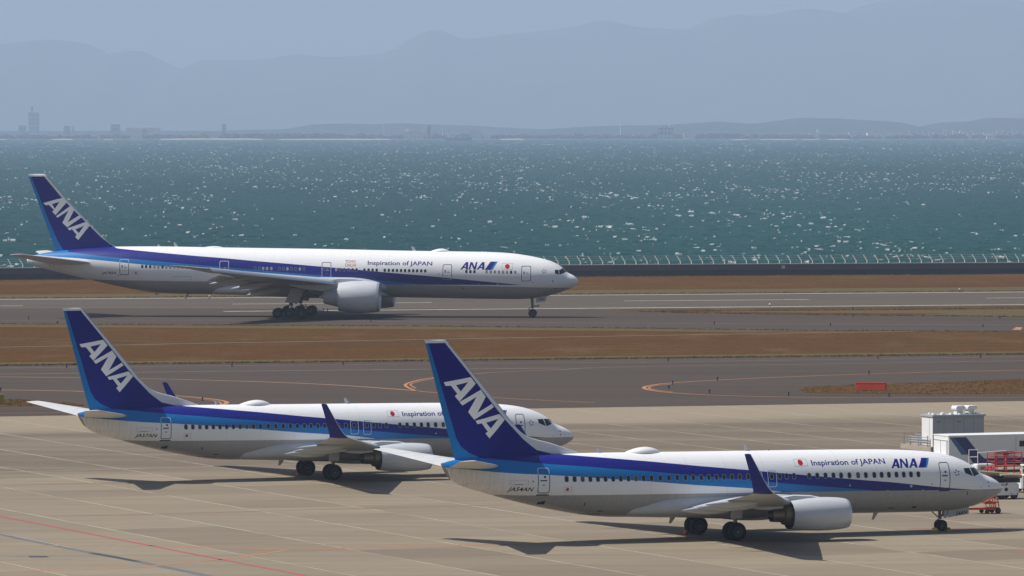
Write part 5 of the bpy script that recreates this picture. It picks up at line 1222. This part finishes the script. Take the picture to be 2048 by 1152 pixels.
# tractor cut by the right edge
v_ = empty('tow_tractor', ground(2043, 986), HD); tag(v_, 'white tow tractor cut off by the right edge of the photo', 'tractor')
mb = MB(); mb.box((1.3, .8, .75), (2.6, 1.6, .9), 0, bevel=.1); mb.build('body', M['gse_white'], v_, smooth=False)
mb = MB(); mb.box((1.4, .8, 1.85), (1.5, 1.4, .1), 0, bevel=.05)
for x in (.75, 2.05):
    for y in (.2, 1.4): mb.tube((x, y, 1.2), (x, y, 1.85), .04, n=8)
mb.build('canopy', M['gse_white'], v_, smooth=False)
mb = MB(); mb.box((.02, .8, .85), (.06, 1.2, .3), 0).box((-.02, .3, 1.05), (.1, .2, .14), 1).box((-.02, 1.3, 1.05), (.1, .2, .14), 1); mb.build('bumper', [M['dark'], M['chrome']], v_, smooth=False)
for x in (.5, 2.1):
    for y in (.1, 1.5): make_wheel('wheel', v_, x, y, .33, .33, .24, 1)
mb = MB(); mb.lathe([(0, .20), (.03, .20), (.03, .145), (.25, .10), (.25, .10, 1), (.36, .075, 1), (.36, .075), (.52, .03), (.53, .001)], (0, 0, 0), (0, 0, 1), 16)
o = mb.build('traffic_cone', [M['gse_orange'], M['gse_white']]); o.location = ground(2043, 948); tag(o, 'orange traffic cone with pale band near the wheels of the box truck', 'cone')
# chocks
def chock(px, py, mat, label, n=2, rz=HD):
    mb = MB(); mb.prism([(-.14, 0), (.14, 0), (.02, .20), (-.02, .20)], -.28, .28); mb.tube((.0, .12, -.34), (.0, .12, .34), .02, n=6)
    for i, v in enumerate(mb.V): mb.V[i] = (v[0], v[2], v[1])
    o = mb.build('wheel_chock', M[mat], smooth=False); o.location = ground(px, py); o.rotation_euler.z = rz; tag(o, label, 'chock', 'wheel chocks')
chock(1371, 1067.4, 'gse_red', 'red wheel chock behind the far main wheels of the nearest airliner')
chock(597, 949.2, 'gse_red', 'red wheel chock behind the far main wheels of the partly hidden airliner')
chock(1895.5, 1060.8, 'gse_yellow', 'yellow wheel chock in front of the nose wheels of the nearest airliner')
chock(1870, 1061.6, 'gse_yellow', 'yellow wheel chock behind the nose wheels of the nearest airliner')

# guidance signs
def sign(px, py, wd, ht, mat, label, rz):
    e = empty('guidance_sign', ground(px, py), rz); tag(e, label, 'sign')
    mb = MB(); mb.box((0, 0, .10 + ht / 2), (wd, .34, ht), 0, bevel=.03).box((0, -.178, .10 + ht * .96), (wd - .02, .02, .04), 0); mb.build('panel', M[mat], e, smooth=False)
    for x in (-wd * .35, wd * .35):
        mb = MB(); mb.tube((x, 0, 0), (x, 0, .14), .05, n=8).box((x, 0, .01), (.25, .25, .02)); mb.build('leg', M['rail'], e)
sign(1742.5, 781.5, 2.95, .68, 'sign_red', 'plain orange red box sign at the tip of the right grass island', R(-20)); sign(-8, 808.5, 1.4, .8, 'sign_yellow', 'dull yellow box sign on the left grass island at the left edge', R(0))

# taxiway edge lights
mb = MB(); mb.lathe([(0, .13), (.03, .13), (.035, .06), (.20, .05), (.21, .095), (.25, .10), (.25, .085, 1), (.34, .075, 1), (.38, .04, 1), (.385, .001, 1)], (0, 0, 0), (0, 0, 1), 14)
M['lens'] = plain('blue_lens', (.012, .010, .10), .2, var=.1); M['lightbase'] = plain('light_fitting_metal', (.05, .05, .07), .5, var=.2)
L0 = mb.build('edge_light', [M['lightbase'], M['lens']])
LIGHTS = [(1336.6, 722.5, 'far edge of the taxiway above the right hairpin line'), (1755.7, 717.5, 'far edge of the taxiway above the orange red sign'), (1961, 715.5, 'far edge of the taxiway near the right border'),
    (1738, 748.6, 'orange line above the orange red sign'), (1434.8, 761.5, 'upper arm of the right hairpin line'), (1345, 768.5, 'upper bend of the right hairpin line'), (1337.5, 778, 'inside the tip of the right hairpin line'), (1419, 786.6, 'lower arm of the right hairpin line'),
    (1577, 791.6, 'left of the right grass island below its tip'), (1778, 793.6, 'below the orange red sign near the apron'), (1428.6, 649, 'exit taxiway, leftmost of three beyond the long airliner'), (1660.9, 652, 'exit taxiway, middle of three beyond the long airliner'),
    (1965.6, 654.5, 'exit taxiway beside the orange painted panel'), (1482, 629, 'left part of the far edge of the exit taxiway'), (1705.6, 633.2, 'middle part of the far edge of the exit taxiway'), (1999.6, 637.4, 'far edge of the exit taxiway at the right border'),
    (1705, 619.2, 'runway shoulder beside the upper grass wedge'), (133, 735.3, 'far taxiway edge left of the hidden airliner tail'), (464, 733, 'far taxiway edge right of the hidden airliner tail'), (686.5, 730, 'far taxiway edge left of the nearest tail fin'),
    (405, 801.6, 'orange hairpin line above the hidden airliner roof'), (56.8, 638.8, 'exit taxiway left of the left tail fin'), (115, 647.2, 'grass edge left of the left tail fin'), (741.5, 643.3, 'shadow of the engine of the long airliner'), (1, 782, 'left border above the yellow sign')]
for i, (px, py, tx) in enumerate(LIGHTS):
    o = L0 if i == 0 else L0.copy()
    if i: link(o)
    o.location = ground(px, py); tag(o, 'small dark blue taxiway edge light, ' + tx, 'edge light', 'taxiway edge lights')
mb = MB(); mb.lathe([(0, .15), (.04, .15), (.05, .07), (.25, .06), (.25, .11, 1), (.38, .11, 1), (.44, .05, 1), (.445, .001, 1)], (0, 0, 0), (0, 0, 1), 14)
R0 = mb.build('runway_light', [M['lightbase'], M['gse_white']])
for i, (px, py, tx) in enumerate([(1539.5, 613, 'near runway edge line right of the long airliner'), (647, 622, 'left of the pair under the long airliner'), (655, 622.2, 'right of the pair under the long airliner'), (1919, 582.6, 'far runway edge near the right border'), (419, 596.6, 'far edge under the long airliner belly')]):
    o = R0 if i == 0 else R0.copy()
    if i: link(o)
    o.location = ground(px, py); tag(o, 'small pale runway edge light, ' + tx, 'edge light', 'runway edge lights')

# ragged tufts along the grass edges
def tufts():
    V = []; F = []
    def tuft(x, y, h):
        for _ in range(6):
            a = nr.uniform(0, 6.28); r = nr.uniform(.012, .075); cx, cy = x + nr.normal(0, .10), y + nr.normal(0, .10); lx, ly = nr.normal(0, .12, 2); b = len(V); hh = h * nr.uniform(.5, 1.15)
            V.extend([(cx - r * math.cos(a), cy - r * math.sin(a), -.01), (cx + r * math.cos(a), cy + r * math.sin(a), -.01), (cx + lx, cy + ly, hh)]); F.append((b, b + 1, b + 2))
    def along(pix, n, h, spread):
        P = [Vector(ground(*p)) for p in pix]; L = [(P[i + 1] - P[i]).length for i in range(len(P) - 1)]; tot = sum(L)
        for _ in range(n):
            d = nr.uniform(0, tot); i = 0
            while d > L[i] and i < len(L) - 1: d -= L[i]; i += 1
            p = P[i].lerp(P[i + 1], d / L[i]); tuft(p.x, p.y + abs(nr.normal(0, spread)), h * nr.uniform(.5, 1.2))
    along([(-30, 597), (2080, 581.9)], 1500, .16, .8); along([(-30, 732), (2080, 708.4)], 2200, .20, .7); along([(1284, 623.4), (1365, 625.6), (1573, 629.4), (2080, 634)], 700, .18, .7); along([(1320, 622.6), (1600, 620.8), (2080, 616.4)], 500, .16, .6)
    along([(-30, 648), (400, 650.4), (820, 652.4), (1200, 656), (1614, 661), (1825, 662.2), (2080, 664.7)], 900, .14, 1.2)
    along([(-30, 560.6), (2080, 548.4)], 1400, .22, .3)
    for isl, n, h in ((ISLAND_R, 1500, .07), (ISLAND_L, 600, .09)):
        G = [ground(*p) for p in isl]; xs = [g[0] for g in G]; ys = [g[1] for g in G]; k = 0
        def inside(x, y):
            c = False; j = len(G) - 1
            for i in range(len(G)):
                if (G[i][1] > y) != (G[j][1] > y) and x < (G[j][0] - G[i][0]) * (y - G[i][1]) / (G[j][1] - G[i][1]) + G[i][0]: c = not c
                j = i
            return c
        lim = max(-52, min(xs)), min(52, max(xs))
        while k < n:
            x, y = nr.uniform(*lim), nr.uniform(min(ys), max(ys))
            if inside(x, y): tuft(x, y, h * nr.uniform(.3, 1.2)); k += 1
    t = NT('dry_tuft_blades'); f = t.noise(t.mapped((.12, .12, .12)), 1.0, 4, .6); g = t.noise(t.mapped((1.1, 1.1, 1.1)), 1.0, 2)
    c_ = t.mix(t.ramp(f, [(.42, 0), (.62, 1)]), (.13, .075, .032), (.080, .078, .022)); c_ = t.mix(g, c_, (.18, .12, .055))
    o = mesh_obj('dry_grass', V, F, t.done(c_, .9, spec=.1), smooth=False); tag(o, 'dry brown grass tufts growing along paving edges and on the grass islands', 'grass', kind='stuff')
tufts()

# ------------------------------------------------------------------ the far shore: buildings, trees, ship
def px_m(d): return d / FOC
def far_at(px, d, z=-2.2): return ((px - 1024) / FOC * d, d, z)
FM = {}
def fmat(col):
    k = tuple(col)
    if k not in FM: FM[k] = plain('far_wall', k, .8, var=.1, scale=.05)
    return FM[k]
M['far_win'] = plain('far_windows', (.56, .59, .65), .4, var=.2, scale=.1)  # pane colour lifted close to the walls, haze painted in
def far_building(name, x0, x1, ytop, d, col, label, cat='building', roof=None, cols=0, rows=0, extra=None):
    s = px_m(d); wd = (x1 - x0) * s; zt = at(1024, ytop, d)[2]; h = zt + 2.2; dp = max(wd * .7, 9)
    e = empty(name, far_at((x0 + x1) / 2, d)); tag(e, label, cat)
    mb = MB(); mb.box((0, dp / 2, h / 2), (wd, dp, h)); mb.build('wall', fmat(col), e, smooth=False)
    mb = MB(); mb.box((0, dp / 2, h + .4), (wd + .8, dp + .8, .8)); mb.build('roof', fmat(roof or tuple(v * .8 for v in col)), e, smooth=False)
    for i in range(cols):
        for j in range(rows):
            cw, ch = wd / cols, h / rows; mb = MB(); mb.box((-wd / 2 + cw * (i + .5), -.15, ch * (j + .5)), (cw * .6, .3, ch * .45)); mb.build('window', M['far_win'], e, smooth=False)
    for ex in extra or []:
        (a, b, y, cl, nm) = ex; hh = at(1024, y, d)[2] + 2.2; mb = MB(); mb.box((((a + b) / 2 - (x0 + x1) / 2) * s, dp / 2, hh / 2 + .5), ((b - a) * s, dp * .6, hh)); mb.build(nm, fmat(cl), e, smooth=False)
    return e
D_ = 10330
Wc_, Gc, Bc, Tc, Rc = (.80, .77, .72), (.50, .52, .56), (.46, .50, .56), (.74, .70, .62), (.50, .34, .28)  # far wall colours lightened to put haze into them
far_building('tower_block', 57, 78, 226, D_ + 500, (.70, .74, .80), 'tall slim grey tower block on the far shore at the left', 'tower', cols=3, rows=6, extra=[(62, 66, 214, Gc, 'mast')])
far_building('apartment_block', 37, 52, 252, D_ + 300, Tc, 'squat tan block on the far shore left of the tall tower', cols=3, rows=2)
far_building('apartment_block', 128, 140, 253, D_ + 300, Gc, 'small grey block on the far shore right of the tall tower', cols=2, rows=2, extra=[(144, 148, 252, Wc_, 'annexe')])
far_building('apartment_block', 222, 240, 250, D_ + 350, Bc, 'dark square block on the left part of the far shore', cols=3, rows=3)
far_building('hall', 252, 318, 256, D_ + 1500, (.62, .60, .52), 'long pale hall roof far behind the left part of the shore', 'hall', roof=Wc_)
far_building('shed', 262, 284, 270, D_ + 20, Wc_, 'low white shed on the left beach', 'shed', cols=4, rows=1)
far_building('house', 284, 294, 260, D_ + 200, Rc, 'small red roofed house behind the low white shed', 'house', cols=2, rows=1, roof=(.5, .42, .36))
far_building('apartment_block', 444, 452, 249, D_ + 400, Bc, 'narrow dark block left of the middle of the far shore', cols=2, rows=3)
far_building('hall', 404, 436, 265, D_ + 250, Tc, 'long low tan hall behind the left beach', 'hall', cols=6, rows=1)
far_building('factory', 807, 846, 264, D_ + 60, (.60, .55, .44), 'wide cream factory with pale pillars on the middle far shore', 'factory', cols=5, rows=1, extra=[(809, 818, 257, Wc_, 'roof_house'), (844, 849, 261, Wc_, 'pillar'), (851, 860, 254, Tc, 'annexe'), (855, 863, 250, Gc, 'tower')])
far_building('warehouse', 940, 963, 261, D_ + 80, (.50, .52, .55), 'grey warehouse with white roof right of the moored ship', 'warehouse', roof=Wc_, cols=4, rows=1, extra=[(966, 981, 266, Wc_, 'annexe')])
far_building('power_house', 1316, 1346, 256, D_ + 40, (.20, .22, .27), 'dark bulky industrial block on the right part of the far shore', 'factory', cols=4, rows=2, extra=[(1324, 1336, 252, Bc, 'roof_house')])
far_building('shed', 1265, 1282, 266, D_ + 120, Wc_, 'low white shed left of the dark industrial block', 'shed', cols=3, rows=1)
far_building('shed', 1367, 1394, 268, D_ + 100, Tc, 'low pale shed right of the dark industrial block', 'shed', cols=5, rows=1)
far_building('chimney_works', 1618, 1640, 266, D_ + 150, Tc, 'pale works with a short white tower below the right hills', 'factory', cols=3, rows=1, extra=[(1634, 1637, 259, Wc_, 'tower')])
far_building('apartment_block', 1697, 1713, 264, D_ + 160, Wc_, 'white block with dark windows below the right hills', cols=3, rows=2)
far_building('hall', 1735, 1806, 266, D_ + 350, Wc_, 'long white hall right of the white block below the hills', 'hall', cols=8, rows=1)
far_building('pavilion', 1973, 1990, 270, D_ + 30, Wc_, 'low white domed pavilion near the right border of the far shore', 'pavilion', cols=3, rows=1, extra=[(1977, 1986, 268.5, Wc_, 'dome')])
for i in range(46):            # the small houses of the town on the slope at the right
    x = rnd.uniform(1815, 2040); d = D_ + rnd.uniform(250, 760); s = px_m(d); e = empty('house', far_at(x, d, -2.2 + max(0, (d - D_ - 350)) * .022)); col = rnd.choice([Wc_, Tc, (.6, .6, .62), (.5, .45, .40)]); wd = rnd.uniform(5, 10); h = rnd.uniform(4, 8)
    mb = MB(); mb.box((0, 4, h / 2 - 3), (wd, 8, h + 6)); mb.build('wall', fmat(col), e, smooth=False)
    mb = MB(); rg = [[(-wd / 2 - .4, y, h), (wd / 2 + .4, y, h), (0, y, h + 2.2)] for y in (-.4, 8.4)]; mb.loft(rg); mb.build('roof', fmat(rnd.choice([Gc, Rc, (.25, .26, .3)])), e, smooth=False)
    tag(e, 'tiny pale house of the hillside town on the right far shore', 'house', 'houses of the hillside town')
for px, yt, col, nm, lb in ((1241, 241, Wc_, 'wind_turbine', 'thin white wind turbine left of the dark industrial block'), (1339, 240, Wc_, 'wind_turbine', 'thin white wind turbine behind the dark industrial block'), (769, 248, Bc, 'chimney', 'thin dark chimney left of the cream factory'), (886, 252, Bc, 'chimney', 'thin dark chimney above the moored ship')):
    d = D_ + 220; zt = at(1024, yt, d)[2]; e = empty(nm, far_at(px, d)); tag(e, lb, nm.replace('_', ' '))
    mb = MB(); mb.tube((0, 0, 0), (0, 0, zt + 2.2), 1.5 if nm == 'chimney' else 1.0, 1.1 if nm == 'chimney' else .6, 10); mb.build('shaft' if nm == 'chimney' else 'tower', fmat(col), e)
    mb = MB()
    if nm == 'chimney': mb.lathe([(0, 1.2), (0, 1.5), (1, 1.5), (1, 1.1)], (0, 0, zt + 1.2), (0, 0, 1), 10); mb.build('rim', fmat(Gc), e)
    else:
        mb.box((0, -.6, zt + 2.4), (1.2, 2.4, 1.2)); mb.build('nacelle', fmat(col), e, smooth=False)
        for k in range(3):
            mb = MB(); a = R(20 + 120 * k); mb.tube((0, -1.9, zt + 2.4), (7 * math.sin(a), -1.9, zt + 2.4 + 7 * math.cos(a)), .35, .12, 6); mb.build('blade', fmat(col), e)
# shore trees read as one mass
def far_trees():
    V = []; F = []
    for i in range(1500):
        x = rnd.uniform(-150, 2200); d = D_ + rnd.uniform(90, 620); s = px_m(d); cx = (x - 1024) / FOC * d; r = rnd.uniform(1.8, 5.0) * (1.45 if 450 < x < 640 or 1380 < x < 1480 or rnd.random() < .12 else 1)
        b = len(V); n, m_ = 8, 5
        for j in range(m_):
            for k in range(n):
                ph = math.pi * (j + .3) / (m_ + .2) / 1.15; th = 2 * math.pi * k / n; q = r * rnd.uniform(.6, 1.35)
                V.append((cx + 1.5 * q * math.sin(ph) * math.cos(th), d + q * math.sin(ph) * math.sin(th), -2.4 + .85 * r * .6 + q * math.cos(ph) * .75))
        for j in range(m_ - 1):
            for k in range(n): F.append((b + j * n + k, b + j * n + (k + 1) % n, b + (j + 1) * n + (k + 1) % n, b + (j + 1) * n + k))
        F.append(tuple(b + k for k in range(n - 1, -1, -1)))
    o = mesh_obj('far_trees', V, F, M['hill'], smooth=False); tag(o, 'dark belt of trees and shrubs along the far shore', 'trees', kind='stuff')
far_trees()
# ship
sh_d = 9900.0; s = px_m(sh_d); e = empty('cargo_ship', ((917 - 1024) / FOC * sh_d, sh_d, SEA_Z)); tag(e, 'dark hulled cargo ship lying before the middle of the far shore', 'ship')
Ls_ = 54 * s; hz = 4.2; prof = [(-.5, .0), (-.5, 1), (-.44, 1.0), (.42, 1.0), (.5, 1.25), (.46, 0)]
rg = []
for u, wf in ((-.5, .75), (-.42, 1), (.30, 1), (.42, .7), (.5, .06)):
    x = u * Ls_; top = hz * (1.0 if u < .4 else 1.25); b_ = 4.5 * wf; rg.append([(x, -b_, top), (x, b_, top), (x - (.6 if u > .45 else 0), b_ * .75, -1.5), (x - (.6 if u > .45 else 0), -b_ * .75, -1.5)])
mb = MB(); mb.loft(rg); mb.build('hull', fmat((.05, .055, .07)), e, smooth=False)
mb = MB(); mb.box((-Ls_ * .37, 0, hz + 2.4), (6, 7, 4.8)).box((-Ls_ * .37, 0, hz + 5.6), (4.5, 6, 2)); mb.build('bridge_house', fmat(Wc_), e, smooth=False)
mb = MB(); mb.tube((-Ls_ * .42, 0, hz), (-Ls_ * .42, 0, hz + 11), .5, .3, 8); mb.build('mast', fmat(Bc), e)
for k in range(5):
    mb = MB(); mb.box((-Ls_ * .22 + k * Ls_ * .14, 0, hz + 1.6), (Ls_ * .12, 7, 3.2)); mb.build('cargo', fmat([Tc, Rc, Tc, (.45, .38, .3), Rc][k]), e, smooth=False)
mb = MB(); mb.tube((Ls_ * .40, 0, hz), (Ls_ * .40, 0, hz + 6), .4, .25, 8); mb.build('mast', fmat(Bc), e)

# ------------------------------------------------------------------ haze over the bay
def haze():
    mb = MB(); mb.box((0, 13500, 274), (7400, 27100, 560)); o = mb.build('haze', [], None, smooth=False)
    m = bpy.data.materials.new('haze_air'); m.use_nodes = True; nt = m.node_tree
    for n in list(nt.nodes): nt.nodes.remove(n)
    out = nt.nodes.new('ShaderNodeOutputMaterial'); v = nt.nodes.new('ShaderNodeVolumePrincipled')
    v.inputs['Color'].default_value = (*HAZE_COLOR, 1); v.inputs['Density'].default_value = HAZE_DENSITY; v.inputs['Anisotropy'].default_value = 0.0
    nt.links.new(v.outputs[0], out.inputs['Volume']); o.data.materials.append(m); tag(o, kind='stuff')
haze()
